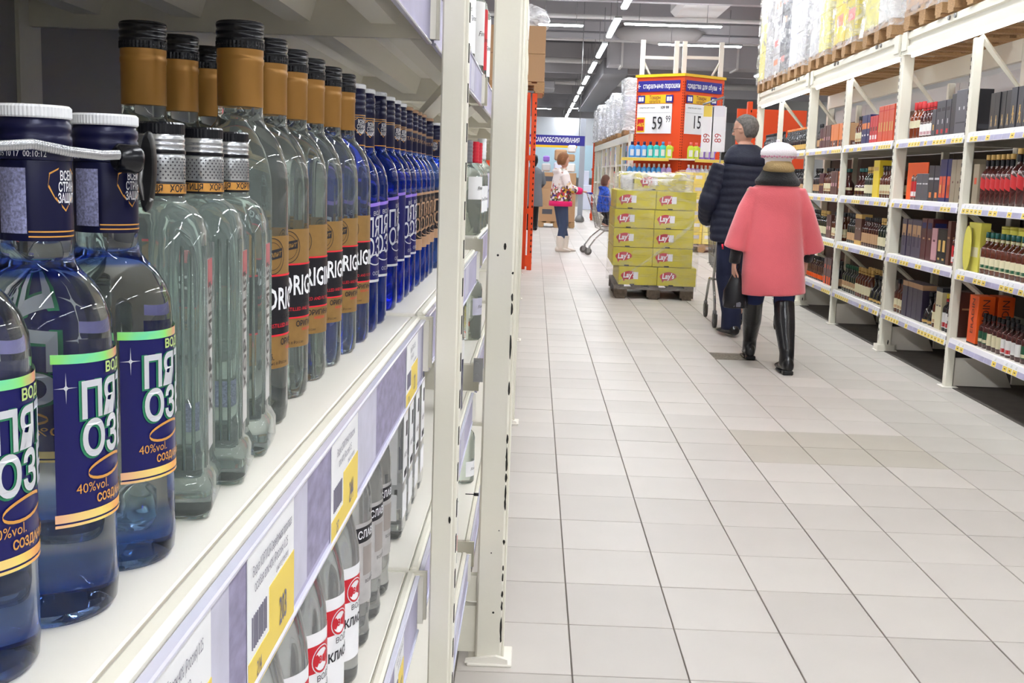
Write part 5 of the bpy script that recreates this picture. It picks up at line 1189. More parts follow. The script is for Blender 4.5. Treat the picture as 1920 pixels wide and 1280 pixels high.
for i in range(12):
    s = .10+i*.142
    q = along(P0, P1, s, .2) if s < L1-.03 else along(P1, P2, s-L1+.04, .2)
    tt = thing('cleaner_bottle', '%s cleaner bottle on the upper shelf of the orange stand, %s from the left' % ({'sky': 'blue', 'aqua': 'turquoise', 'limeg': 'lime green', 'purple': 'purple'}[seq[i]], ORD[i]), 'bottle', (q.x, q.y, 1.66), 0, 'cleaner bottles on the orange stand')
    for nm, me, sub in det(seq[i], caps[i], .30, .062)[0]: inst(me, nm, tt)
for i in range(15):
    s = .07+i*.112
    q = along(P0, P1, s, .2) if s < L1-.02 else along(P1, P2, s-L1+.03, .2)
    c = 'sky' if i < 7 else ('lilac' if i < 12 else 'icy')
    tt = thing('softener_bottle', '%s softener bottle with white cap on the orange stand, %s from the left' % ({'sky': 'blue', 'lilac': 'lilac', 'icy': 'white'}[c], ORD[i]), 'bottle', (q.x, q.y, 1.25), 0, 'softener bottles on the orange stand')
    for nm, me, sub in det(c, 'white', .30, .05)[0][:3]: inst(me, nm, tt)
# cream uprights of the rack behind, above the stand
t = thing('rack_frame', 'tall cream rack frames rising above the orange stand', 'rack frame', (2.7, 22.6, 0))
for i, x in enumerate((1205, 1268, 1283, 1352)):
    a = at_y(x, 100, 22.7); MB().box(a.x-2.7-.045, a.x-2.7+.045, 0, .07, 0, 3.95).build('upright', M['cream'], t)
for x0, x1 in ((1205, 1268), (1283, 1352)):
    a = at_y(x0, 108, 22.7); b = at_y(x1, 109, 22.7)
    MB().box(a.x-2.7, b.x-2.7, .02, .06, a.z-.03, a.z+.03).build('cross_bar', M['cream'], t)
    a2 = at_y(x0, 112, 22.7) if x0 < 1250 else at_y(x1, 112, 22.7); b2 = at_y(x0+20 if x0 < 1250 else x1-24, 145, 22.7)
    MB().tube([(a2.x-2.7, .04, a2.z), (b2.x-2.7, .04, b2.z-.1)], .022, 4).build('brace', M['cream'], t)
# hanging price sheets in front of the right wing
a = at_y(1318, 185, 20.2)
t = thing('price_sheets', 'two white price sheets hanging from a metal arm beside the orange stand', 'sign', (a.x, 20.2, a.z))
MB().tube([at_y(1318, 196, 20.2)-t.location, at_y(1358, 182, 20.2)-t.location], .018, 6).build('arm', M['galv'], t)
MB().tube([at_y(1357, 184, 20.22)-t.location, Vector((at_y(1357, 184, 20.22).x-t.location.x, .02, -t.location.z))], .012, 6).build('pole', M['galv'], t)
for k, (x0, x1) in enumerate(((1318, 1334), (1337, 1358))):
    p = at_y(x0, 200, 20.2)-t.location; q = at_y(x1, 285, 20.2)-t.location
    sh = MB().box(p.x, q.x, -.004, .0, q.z, p.z).build('sheet', M['labwhite'], t)
    yh = MB().box(p.x+.02, q.x-.03, -.007, -.004, p.z-.17, p.z+.02).build('yellow_header', M['paper'] if k else M['yell'], sh)
    x = MB(); text_plane(x, '89', .17, ((p.x+q.x)/2, -.006, (p.z+q.z)/2-.15), (0, 0, 1), (-1, 0, 0)); x.build('lettering', mat('rose_ink', rgb(190, 90, 90), .6), sh)
    MB().tube([((p.x+q.x)/2, -.002, p.z), ((p.x+q.x)/2, -.002, p.z+.1)], .004, 5).build('clip', M['galv'], t)
# orange perforated posts and panels where the cream racks end
def orange_post(x, y, h, label):
    t = thing('orange_upright', label, 'rack post', (x, y, 0))
    u = MB().box(-.045, .02, 0, .09, 0, h, .004).build('upright', M['orange'], t)
    s = MB()
    for k in range(int(h/.075)-1): s.box(-.004, .010, -.0015, .002, .08+k*.075, .11+k*.075); s.box(.0195, .0215, .03, .06, .08+k*.075, .11+k*.075)
    s.build('slot', M['hole'], u)['kind'] = 'stuff'
    for a, b_ in ((.05, .2), (.75, .82), (1.45, 1.52)): MB().box(-.07, .02, -.01, .0, a, b_).build('end_clip', M['orange'], t)
    return t
orange_post(-.030, 15.0, 2.32, 'orange perforated rack post ending the left racks')
orange_post(2.83, 15.2, 2.32, 'orange perforated rack post ending the right racks')
orange_post(1.72, 33.4, 2.3, 'orange rack post at the far end of the middle racks')
tag(MB().box(2.86, 3.85, 16.4, 16.44, 0, 2.3).build('display_board', M['plast_or']), 'orange back panel seen through the far end of the right rack', 'panel')
tag(MB().box(-.9, -.10, 15.12, 16.3, 0, 2.338).build('orange_cabinet', M['plast_or']), 'closed orange rack end behind the left orange post', 'rack')
loaded_pallet('tall film-topped stack of brown boxes above the left orange post', -.32, 15.2, 2.34, .80, 1.0, [.36, .36], ['kraft'], 0, wrap=None, seed=4, bw=.8)
a = at_y(1008, 50, 15.2); 
tag(MB().lathe([(.30, 0), (.33, .12), (.27, .25), (.1, .32)], 14, (-.20, 15.6, 3.21), 1, 1).build('film_bundle', M['filmw']), 'crumpled clear film bundle on top of the left brown boxes', 'film')
MB()
# --- middle rack row running away behind the stand
t = thing('shelving_rack', 'long cream rack row running away left of the orange stand', 'shelving rack', (1.86, 23.0, 0), .015)
for k in range(8):
    MB().box(0, .09, k*1.42, k*1.42+.09, 0, 2.10 if k % 2 else 2.15).build('upright', M['cream'], t)
    MB().box(.9, .98, k*1.42, k*1.42+.09, 0, 2.15).build('upright', M['cream'], t)
MB().box(-.01, .04, 0, 10.2, 1.99, 2.14).build('beam', M['cream'], t)
MB().box(.95, 1.0, 0, 10.2, .1, 2.2).build('back_panel', M['plast_or'], t)
for z in (.3, .72, 1.14, 1.56): 
    MB().box(.02, .95, 0, 10.1, z-.04, z).build('shelf_board', M['shelf'], t)
gg = random.Random(9)
gcols = ['coral', 'sky', 'white', 'limeg', 'aqua', 'pink', 'green', 'yellow', 'navy', 'red', 'icy', 'purple']
for zi, z in enumerate((.3, .72, 1.14, 1.56)):
    k = 0; y = .15
    while y < 10:
        w = gg.uniform(.16, .30); h = gg.uniform(.2, .34); c = gcols[gg.randrange(12)]
        tt = thing('household_pack', '%s household pack, distant rack row, shelf %s, %s nearest' % ({'coral': 'coral', 'sky': 'blue', 'white': 'white', 'limeg': 'lime', 'aqua': 'turquoise', 'pink': 'pink', 'green': 'dark green', 'yellow': 'yellow', 'navy': 'navy', 'red': 'red', 'icy': 'pale', 'purple': 'purple'}[c], ['one', 'two', 'three', 'four'][zi], ORD[min(k, 29)] if k < 30 else 'last'), 'package', (1.86+.06, 23.0+y+w/2, z), .015, 'packs on the distant rack row')
        inst(carton(round(w, 1)+.06, .3, round(h, 1)+.08, c, [('b', .2, .8, .3, .7, gcols[(k*5+3) % 12])])[0][0][1], 'body', tt)
        inst(carton(round(w, 1)+.06, .3, round(h, 1)+.08, c, [('b', .2, .8, .3, .7, gcols[(k*5+3) % 12])])[0][1][1], 'printed_panel', tt)
        y += round(w, 1)+.09; k += 1
for i, (Y, hh) in enumerate(((23.3, 1.0), (25.0, .75), (26.3, .9), (27.6, .85), (29.0, .8), (30.6, .9), (32.0, .85))):
    loaded_pallet('white film-wrapped pallet on the distant rack row, %s from the camera' % ORD[i], 1.86-.02-.015*(Y-23), Y+1.0, 2.16, .9, .95, [hh/3]*3, ['icy', 'palegrey', 'white'], -PI/2, wrap='filmw', seed=40+i, amp=.07, group='wrapped pallets on the distant rack row')
# --- self-checkout sign, its post and what stands under it
a = at_y(1000, 252, 30); b = at_y(1096, 274, 30)
t = thing('checkout_sign', 'long blue overhead sign with white capitals above the far checkouts', 'sign', (.35, 30, a.z))
zt = a.z; zb = b.z
MB().box(-.95, b.x-.35, -.03, .03, zb-zt-.0, 0).build('board', M['bluesign'], t)
MB().box(-.95, b.x-.35-.2, -.03, .03, zb-zt-.06, zb-zt).build('yellow_edge', M['yelsign'], t)
tm = MB(); text_plane(tm, 'КАССЫ САМООБСЛУЖИВАНИЯ', .17, (b.x-.35-.93, -.034, (zb-zt)/2), (1, 0, 0), (0, 0, 1), bold=.018, sx=.60); tm.build('lettering', M['whiteink'], t)
MB().tube([(-.8, 0, 0), (-.8, 0, 4.2)], .01, 5).build('hanger', M['galv'], t); MB().tube([(b.x-.5, 0, 0), (b.x-.5, 0, 4.2)], .01, 5).build('hanger', M['galv'], t)
a = at_z(1083, 416)
t = thing('grey_column', 'slim grey column with a base wheel right of the checkout sign', 'column', (a.x+.05, a.y, 0))
MB().box(-.07, .07, -.07, .07, .1, 2.85).build('shaft', mat('column_grey', rgb(168, 172, 182), .5), t); MB().lathe([(.1, 0), (.14, .04), (.12, .12), (.07, .2)], 14).build('base', M['galv'], t)
struct('trim_10', MB().box(-3, 6, 60, 60.3, 1.2, 2.9), mat('pale_blue_wall', rgb(196, 226, 240), .6))
struct('trim_11', MB().box(-5, 7, 62, 62.3, 2.9, 4.4), mat('bulkhead', (0, 0, 0, 1)))
for i in range(6):
    tag(MB().box(-2.6+i*1.1, -1.9+i*1.1, 44, 45.2, 0, .95, .02).box(-2.5+i*1.1, -2.3+i*1.1, 44.2, 44.5, .95, 1.5, .02).build('checkout_counter', cm('palegrey') if i % 2 else cm('icy')), 'pale checkout counter with a terminal under the blue sign, %s from the left' % ORD[i], 'counter', 'checkout counters')
t = loaded_pallet('pallet of kraft cartons standing behind the floral jacket', .56, 27.75, 0, .9, .8, [.40, .40, .40], ['kraft', 'kraft', 'tan'], 0, wrap=None, seed=2, prints=['grey', 'tan'], bw=.44)
rx = random.Random(12)
for k, (dx, dz, c, s_) in enumerate(((-.3, 0, 'palegrey', .22), (.02, 0, 'icy', .26), (.3, 0, 'white', .24), (.3, .26, 'kraft', .2), (.05, .28, 'kraft', .3), (.32, .48, 'white', .2), (-.3, .24, 'purple', .16))):
    tag(MB().box(.56+dx-s_/2, .56+dx+s_/2, 27.9, 28.3, 1.36+dz, 1.36+dz+s_*.9, .03).build('shrink_pack', cm(c, .5)), '%s pack heaped on the kraft cartons behind the floral jacket, %s of the heap' % ({'palegrey': 'grey', 'icy': 'pale', 'white': 'white', 'kraft': 'brown', 'purple': 'purple'}[c], ORD[k]), 'package')
# ================================================================ people
def grow(mb, name, m, parent, vox=.010, smooth=4, fac=.6, loc=None):
    """fuse overlapping limbs and trunk into one continuous skin"""
    me = mb.mesh(name+'_raw', m); o = D.objects.new(name+'_raw', me); COL.objects.link(o)
    r = o.modifiers.new('r', 'REMESH'); r.mode = 'VOXEL'; r.voxel_size = vox; r.use_smooth_shade = True
    if smooth: s_ = o.modifiers.new('s', 'SMOOTH'); s_.iterations = smooth; s_.factor = fac
    dg = bpy.context.evaluated_depsgraph_get(); nm = D.meshes.new_from_object(o.evaluated_get(dg)); nm.name = name
    D.objects.remove(o)
    nm.materials.clear()
    for q in (m if isinstance(m, (list, tuple)) else [m]): nm.materials.append(q)
    nm.polygons.foreach_set('material_index', [0]*len(nm.polygons)); nm.polygons.foreach_set('use_smooth', [True]*len(nm.polygons))
    return inst(nm, name, parent)
def ell(mb, secs, seg=20, rot=0, smooth=True):
    """trunk-like loft: (x, y, z, rx, ry)"""
    rings = [[(x+rx*math.cos(2*PI*i/seg+rot), y+ry*math.sin(2*PI*i/seg+rot), z) for i in range(seg)] for x, y, z, rx, ry in secs]
    return mb.loft(rings, smooth=smooth)
def foot(mb, x, y, z, L, w, ang, h=.07):
    """ankle at x,y,z pointing along ang"""
    d = Vector((math.sin(ang), math.cos(ang), 0)); s = Vector((d.y, -d.x, 0)); p = Vector((x, y, 0))
    rings = []
    for t, ww, z0, z1 in ((-.30, .55, z+.012, z+h*.8), (-.22, .85, z, z+h*1.15), (0, .95, z, z+h*1.25), (.25, .95, z, z+h*.85), (.5, 1.0, z, z+h*.6), (.68, .75, z+.003, z+h*.42), (.74, .4, z+.01, z+h*.3)):
        c = p+d*(t*L); hh = (z1-z0)/2; cz = (z0+z1)/2
        rings.append([tuple(c+s*(ww*w/2*math.cos(2*PI*i/12))+Vector((0, 0, cz+hh*math.sin(2*PI*i/12)))) for i in range(12)])
    mb.loft(rings)
def hand(mb, w, d, up, L=.17, curl=.6, side=1):
    """w wrist point, d direction of the fingers, up = back of the hand; five fingers"""
    w = Vector(w); d = Vector(d).normalized(); up = Vector(up); up = (up-d*up.dot(d)).normalized(); s = d.cross(up)*side
    mb.tube([w-d*.03, w, w+d*L*.25, w+d*L*.5], [(.019, .025), (.017, .027), (.015, .038), (.012, .038)], 10)
    for k, (o, l) in enumerate(((-.028, .36), (-.010, .42), (.009, .39), (.027, .31))):
        a = w+d*L*.46+s*o; l *= L; q = curl
        p1 = a+(d*math.cos(q*.5)-up*math.sin(q*.5))*l*.45; p2 = p1+(d*math.cos(q*1.4)-up*math.sin(q*1.4))*l*.33; p3 = p2+(d*math.cos(q*2.2)-up*math.sin(q*2.2))*l*.26
        mb.tube([a-d*.02, a, p1, p2, p3], [.009, .0092, .0085, .008, .006], 7)
    a = w+d*L*.12-s*.022
    p1 = a-s*.028+d*.028-up*.006; p2 = p1+d*.03-s*.006-up*.014
    mb.tube([a, p1, p2, p2+d*.014-up*.004], [.011, .0105, .009, .007], 7)
def head(mb, c, r=.088, yaw=0, tilt=0):
    """head centred at c; looks along +y before turning by yaw (anticlockwise)"""
    h_ = MB(); 
    rings = []
    for z, rx, yf, yb in ((-.125, .30, .50, -.30), (-.112, .42, .78, -.40), (-.085, .58, .90, -.62), (-.05, .70, .94, -.86), (-.01, .80, .96, -1.05), (.03, .86, .98, -1.14), (.07, .84, .95, -1.10), (.105, .68, .74, -.92), (.128, .42, .44, -.60), (.138, .12, .10, -.25)):
        cy = (yf+yb)/2*r; ry = (yf-yb)/2*r
        rings.append([(rx*r*math.cos(2*PI*i/20), cy+ry*math.sin(2*PI*i/20), z) for i in range(20)])
    h_.loft(rings)
    h_.tube([(0, r*.93, .028), (0, r*1.10, -.005), (0, r*1.22, -.022), (0, r*1.05, -.034)], [.010, .012, .015, .008], 8)     # nose
    for sx in (-1, 1):
        h_.ball((sx*r*.86, -.004, -.005), (.010, .022, .033), 8, 6)                                                             # ears
        h_.ball((sx*.030, r*.86, .014), (.016, .012, .009), 8, 5)                                                               # eyes under brows
        h_.tube([(sx*.012, r*.93, .034), (sx*.048, r*.82, .034)], .006, 6)
    h_.tube([(-.022, r*.90, -.062), (0, r*.99, -.060), (.022, r*.90, -.062)], .0065, 6)                                        # mouth
    Mx = Matrix.Translation(Vector(c)) @ Matrix.Rotation(yaw, 4, 'Z') @ Matrix.Rotation(tilt, 4, 'X') @ Matrix.Diagonal((1, 1, .88, 1))
    h_.xf(Mx); mb.add(h_.v, h_.f, True); return Mx
SK = mat('skin', rgb(206, 158, 136), .5); M['skin'] = SK
M['navycloth'] = mat('navy_nylon', rgb(18, 22, 44), .6, sheen=.0, bump=.25, bscale=35)
M['navytr'] = mat('navy_trousers', rgb(24, 32, 62), .75, bump=.3, bscale=30)
M['pinkw'] = mat('coral_wool', rgb(226, 104, 112), .9, sheen=.5, bump=.35, bscale=160, noise=.05, nscale=5)
M['knit'] = mat('black_knit', rgb(16, 16, 20), .95, bump=.8, bscale=220, sheen=.3)
M['bootl'] = mat('black_leather', rgb(18, 18, 22), .28, coat=.3, bump=.25, bscale=40)
M['jeans'] = mat('dark_jeans', rgb(20, 36, 78), .8, bump=.2, bscale=300)
M['greyhair'] = mat('grey_hair', rgb(112, 108, 104), .8, bump=.8, bscale=120, noise=.3, nscale=60)
M['blond'] = mat('blond_hair', rgb(176, 150, 104), .7, bump=.8, bscale=120)
M['hatw'] = mat('white_knit', rgb(236, 228, 232), .9, bump=.6, bscale=180)
M['hatp'] = mat('pink_knit', rgb(206, 140, 165), .9, bump=.6, bscale=200)
def lerp_tube(mb, pts, rad, n=5, seg=14):
    P = [Vector(p) for p in pts]; out = []; rr = []
    for i in range(len(P)-1):
        for k in range(n):
            t = k/n; out.append(P[i].lerp(P[i+1], t))
            a, b = rad[i], rad[i+1]
            a = a if isinstance(a, tuple) else (a, a); b = b if isinstance(b, tuple) else (b, b)
            rr.append((a[0]+(b[0]-a[0])*t, a[1]+(b[1]-a[1])*t))
    out.append(P[-1]); l = rad[-1]; rr.append(l if isinstance(l, tuple) else (l, l))
    mb.tube(out, rr, seg)
# ---- woman in the coral coat, walking away (local origin between her feet; forward = +y)
wx, wy = 1.655, 7.76
t = thing('person', 'person seen from behind in coral wool coat, white beret and tall black boots', 'person', (wx, wy, 0))
b = MB()
LF, RF = Vector((-.060, .30, .085)), Vector((.075, -.30, .095))     # ankles
lerp_tube(b, [(-.08, .02, .80), (-.085, .14, .46), LF, LF+Vector((0, 0, -.03))], [.078, .046, .028, .026])
lerp_tube(b, [(.09, -.0, .80), (.085, -.06, .46), RF+Vector((0, .0, 0)), RF+Vector((0, 0, -.03))], [.078, .046, .028, .026])
foot(b, LF.x, LF.y, .03, .17, .05, .08, .05); foot(b, RF.x, RF.y, .03, .17, .05, -.08, .05)
ell(b, [(0, 0, .74, .15, .11), (0, 0, .86, .165, .12), (0, 0, 1.0, .125, .09), (0, .01, 1.13, .15, .095), (0, .01, 1.22, .165, .08), (0, .01, 1.27, .08, .06), (0, .015, 1.30, .05, .05), (0, .02, 1.36, .045, .05)])
lerp_tube(b, [(-.16, 0, 1.21), (-.235, .0, .96), (-.255, .02, .72)], [.045, .036, .024]); lerp_tube(b, [(.16, 0, 1.21), (.245, .02, .96), (.25, .09, .74)], [.045, .036, .024])
hand(b, (-.257, .02, .70), (0.0, .05, -1), (-1, 0, 0), .15, .7, 1); hand(b, (.25, .09, .72), (0.0, .2, -1), (1, 0, 0), .15, .5, -1)
head(b, (0, .025, 1.405), .080, yaw=.15)
grow(b, 'body', M['skin'], t, .0075, 2, .4)
c = MB(); c2 = c
# coat trunk, rippled hem
seg = 40; rings = []
for z, rx, ry, cy in ((.505, .225, .155, 0), (.56, .222, .155, 0), (.70, .212, .15, 0), (.85, .200, .145, 0), (1.0, .190, .138, 0), (1.10, .188, .13, 0), (1.18, .182, .122, .0), (1.235, .160, .108, .005), (1.27, .105, .085, .01), (1.285, .07, .07, .01)):
    rings.append([(max(0, .85-z)*.06+rx*math.cos(2*PI*i/seg)*(1+.025*math.sin(5*2*PI*i/seg)*max(0, (1.0-z))), cy+ry*math.sin(2*PI*i/seg)*(1+.05*math.sin(4*2*PI*i/seg+1)*max(0, 1.05-z)), z+(.012*math.cos(2*PI*i/seg-.5) if z < .52 else 0)) for i in range(seg)])
c.loft(rings)
lerp_tube(c, [(-.135, 0, 1.215), (-.195, -.0, 1.08), (-.235, .0, .93), (-.262, .01, .805)], [.060, (.066, .070), (.074, .084), (.080, .095)], 4, 18)
lerp_tube(c, [(.135, 0, 1.215), (.196, .0, 1.08), (.246, .02, .93), (.285, .04, .805)], [.060, (.066, .070), (.074, .084), (.080, .095)], 4, 18)
co = grow(c, 'coat', M['pinkw'], t, .011, 5, .5)
MB().tube([(-.345, .0, .80), (-.350, .0, .835)], .006, 6).build('cuff_loop', mat('bright_red', rgb(220, 30, 60), .6), co)
c = MB(); ell(c, [(0, .0, 1.245, .150, .115), (0, 0, 1.275, .158, .118), (0, .005, 1.31, .128, .105), (0, .01, 1.345, .108, .100), (0, .01, 1.36, .098, .092)], 28); grow(c, 'collar', M['knit'], t, .010, 2)
c = MB(); lerp_tube(c, [(-.215, 0, .90), (-.248, .01, .80), (-.257, .02, .705)], [.045, .042, .040]); grow(c, 'sleeve_cuff', M['knit'], t, .010, 1)
c = MB(); lerp_tube(c, [(.225, .02, .90), (.262, .05, .80), (.255, .085, .735)], [.045, .042, .038]); grow(c, 'sleeve_cuff', M['knit'], t, .010, 1)
c = MB(); rings = []
for z, r_ in ((1.372, .080), (1.39, .088), (1.42, .090), (1.434, .106), (1.452, .122), (1.480, .120), (1.508, .098), (1.530, .058), (1.538, .018)):
    rings.append([(r_*math.cos(2*PI*i/28)*(1+.02*math.sin(7*2*PI*i/28)), .015+r_*1.05*math.sin(2*PI*i/28), z) for i in range(28)])
c.loft(rings); c.ball((-.01, .02, 1.545), .014, 8, 6); hat = c.build('beret', M['hatw'], t)
c = MB()
for i in range(40):
    a = 2*PI*i/40; c.ball((.112*math.cos(a), .015+.117*math.sin(a), 1.438+.005*(i % 2)), (.008, .008, .010), 6, 4)
for i in range(10):
    a = 2*PI*i/10; c.tube([(.120*math.cos(a), .015+.126*math.sin(a), 1.455), (.096*math.cos(a), .015+.101*math.sin(a), 1.51)], .0012, 4)
c.build('pink_trim', M['hatp'], hat)
c = MB(); ell(c, [(0, -.008, 1.335, .100, .085), (0, -.010, 1.36, .108, .098), (0, -.006, 1.385, .094, .096), (0, 0, 1.41, .080, .085)], 24); c.build('hair', M['blond'], t)
for s_, A_, n in ((-1, LF, 'L'), (1, RF, 'R')):
    kx = -.085 if s_ < 0 else .088; ky = .135 if s_ < 0 else -.06
    c = MB(); lerp_tube(c, [(kx*.95, ky*.1, .80), (kx, ky*.5, .60), (kx, ky*.97, .43)], [.092, .084, .068]); grow(c, 'trouser_leg', M['jeans'], t, .011, 2)
    c = MB(); lerp_tube(c, [(kx, ky, .455), (kx+.0, ky*.95+A_.y*.08, .40), (kx+(A_.x-kx)*.5, ky+(A_.y-ky)*.45, .29), (A_.x, A_.y-.02*s_*0, .14), (A_.x, A_.y, .06)], [.070, .071, .068, .050, .050]); foot(c, A_.x, A_.y-.01, .012 if s_ < 0 else .012, .25, .088, -.08*s_, .085)
    bt = grow(c, 'boot', M['bootl'], t, .009, 2)
    c = MB(); c.box(A_.x-.034, A_.x+.034, A_.y-.085, A_.y-.02, 0, .03, .006).box(A_.x-.038, A_.x+.038, A_.y-.0, A_.y+.15, 0, .014, .005); c.build('sole', M['black'], bt)
# carrier bag in her left hand
M['bagp'] = mat('black_film_bag', rgb(26, 25, 30), .3, bump=.9, bscale=14, alpha=.93)
c = MB(); seg = 18; rings = []; rb_ = random.Random(2)
for z, rx, ry in ((.40, .072, .04), (.405, .082, .05), (.45, .088, .055), (.52, .078, .05), (.58, .058, .04), (.63, .034, .028), (.66, .018, .02)):
    rings.append([((rx*(1+rb_.uniform(-.12, .12)))*math.cos(2*PI*i/seg), ry*(1+rb_.uniform(-.15, .15))*math.sin(2*PI*i/seg), z-.40) for i in range(seg)])
tb = thing('carrier_bag', 'dark crumpled plastic bag hanging from the left hand of the coral coat', 'bag', (wx-.235, wy+.02, .395)); c.loft(rings).build('pouch', M['bagp'], tb)
c = MB(); 
for i in range(12):
    a = 2*PI*i/12; c.add([(.083*math.cos(a), .05*math.sin(a), .012), (.083*math.cos(a+.4), .05*math.sin(a+.4), .012), (.088*math.cos(a+.4), .054*math.sin(a+.4), .05), (.088*math.cos(a), .054*math.sin(a), .05-.01*(i % 2))], [(0, 1, 2, 3)])
c.build('grey_print', mat('bag_grey', rgb(120, 120, 130), .4), tb)
MB().tube([(0, 0, .24), (-.018, .01, .29), (-.02, .0, .33)], .008, 6).tube([(0, 0, .24), (.012, -.01, .29), (.0, .0, .33)], .008, 6).build('handle', M['bagp'], tb)

# ---- man in the navy quilted jacket, pushing a trolley
mx, my = 1.72, 9.32
t = thing('person', 'grey-haired person with glasses in navy quilted hooded jacket pushing a trolley', 'person', (mx, my, 0), .12)
b = MB(); LF, RF = Vector((-.075, -.12, .09)), Vector((.13, .42, .09))
lerp_tube(b, [(-.10, .0, .90), (-.10, .03, .50), LF, LF-Vector((0, 0, .03))], [.095, .060, .042, .04]); lerp_tube(b, [(.10, .0, .90), (.12, .20, .50), RF, RF-Vector((0, 0, .03))], [.095, .060, .042, .04])
foot(b, LF.x, LF.y, .035, .20, .06, -.2, .045); foot(b, RF.x, RF.y, .035, .20, .06, .1, .045)
ell(b, [(0, 0, .84, .17, .13), (0, 0, .95, .18, .14), (0, 0, 1.10, .16, .13), (0, .01, 1.30, .20, .13), (0, .01, 1.40, .20, .11), (0, .02, 1.46, .10, .08), (0, .03, 1.50, .062, .062), (0, .04, 1.58, .058, .062)])
for s_ in (-1, 1):
    lerp_tube(b, [(s_*.19, 0, 1.40), (s_*.27, .02, 1.12), (s_*.20, .30, 1.02)], [.058, .046, .03]); hand(b, (s_*.20, .30, 1.02), (-.1*s_, 1, -.05), (0, 0, 1), .18, .8, s_)
Mh = head(b, (-.01, .05, 1.682), .092, yaw=.75, tilt=-.12)
grow(b, 'body', M['skin'], t, .008, 2, .4)
hr = MB(); rings = []
for z, rx, yf, yb in ((-.075, .60, -.30, -.80), (-.05, .80, -.12, -1.0), (-.01, .93, .0, -1.18), (.03, .97, .15, -1.26), (.07, .94, .60, -1.20), (.105, .78, .80, -1.02), (.130, .50, .50, -.70), (.146, .14, .10, -.28)):
    cy = (yf+yb)/2*.092; ry = (yf-yb)/2*.092; rings.append([(rx*.092*math.cos(2*PI*i/20), cy+ry*math.sin(2*PI*i/20), z) for i in range(20)])
hr.loft(rings).xf(Mh).build('hair', M['greyhair'], t)
gl = MB()
for s_ in (-1, 1):
    gl.tube([(s_*.030+.022*math.cos(2*PI*k/12), .094, .012+.017*math.sin(2*PI*k/12)) for k in range(13)], .0022, 5); gl.tube([(s_*.052, .092, .016), (s_*.086, .02, .014), (s_*.090, -.02, .004)], .0022, 5)
gl.tube([(-.008, .097, .015), (.008, .097, .015)], .002, 5).xf(Mh).build('glasses', M['black'], t)
# jacket: stacked quilted bulges
c = MB(); rings = []; seg = 30
zs = [.775+.062*k for k in range(11)]
def jw(z):
    t_ = (z-.775)/(1.44-.775)
    return (.262-.02*t_*t_+.012*math.sin(t_*3))*(1 if t_ < .88 else 1-(t_-.88)*2.2), .185-.03*t_
for k in range(len(zs)-1):
    for q, s_ in ((0, .975), (.25, 1.0), (.5, 1.008), (.75, 1.0)):
        z = zs[k]+.062*q; rx, ry = jw(z); rings.append([(rx*s_*math.cos(2*PI*i/seg), ry*s_*math.sin(2*PI*i/seg), z+.006*math.sin(3*2*PI*i/seg+k)) for i in range(seg)])
rings.append([(.15*math.cos(2*PI*i/seg), .12*math.sin(2*PI*i/seg), 1.435) for i in range(seg)]); rings.append([(.08*math.cos(2*PI*i/seg), .08*math.sin(2*PI*i/seg), 1.465) for i in range(seg)])
c.loft(rings)
jo = grow(c, 'jacket', M['navycloth'], t, .010, 1, .4)
for s_ in (-1, 1):
    c = MB(); A_ = Vector((s_*.195, 0, 1.385)); B_ = Vector((s_*.295, -.02, 1.10)); E_ = Vector((s_*.265, .12, .96)); H_ = Vector((s_*.20, .27, 1.02))
    pts = []; rad = []
    for (p, q, ra, rb2) in ((A_, B_, .088, .088), (B_, E_, .088, .078), (E_, H_, .076, .055)):
        n = max(2, int((q-p).length/.05))
        for i in range(n):
            for u, f_ in ((0, .95), (.33, 1.0), (.67, 1.015)):
                tt_ = (i+u)/n; pts.append(p.lerp(q, tt_)); rad.append((ra+(rb2-ra)*tt_)*f_)
    c.tube(pts, rad, 16); grow(c, 'sleeve', M['navycloth'], jo, .010, 1, .4)
c = MB(); ell(c, [(0, -.02, 1.385, .165, .125), (.01, -.03, 1.42, .205, .135), (.01, -.035, 1.46, .205, .130), (0, -.02, 1.50, .175, .118), (-.01, .0, 1.54, .130, .10), (-.01, .01, 1.565, .09, .085)], 28); grow(c, 'hood', M['navycloth'], jo, .011, 3)
for s_, A_, kx, ky in ((-1, LF, -.10, .02), (1, RF, .12, .20)):
    c = MB(); lerp_tube(c, [(s_*.085, 0, .90), (kx, ky*.5, .70), (kx, ky, .48), (A_.x+.0, A_.y+.02, .20), (A_.x, A_.y+.01, .055)], [.115, .098, .088, .082, .082]); grow(c, 'trouser_leg', M['navytr'], t, .012, 2)
    c = MB(); foot(c, A_.x, A_.y, .014, .30, .105, -.2 if s_ < 0 else .1, .075); sh = grow(c, 'shoe', M['bootl'], t, .009, 2)
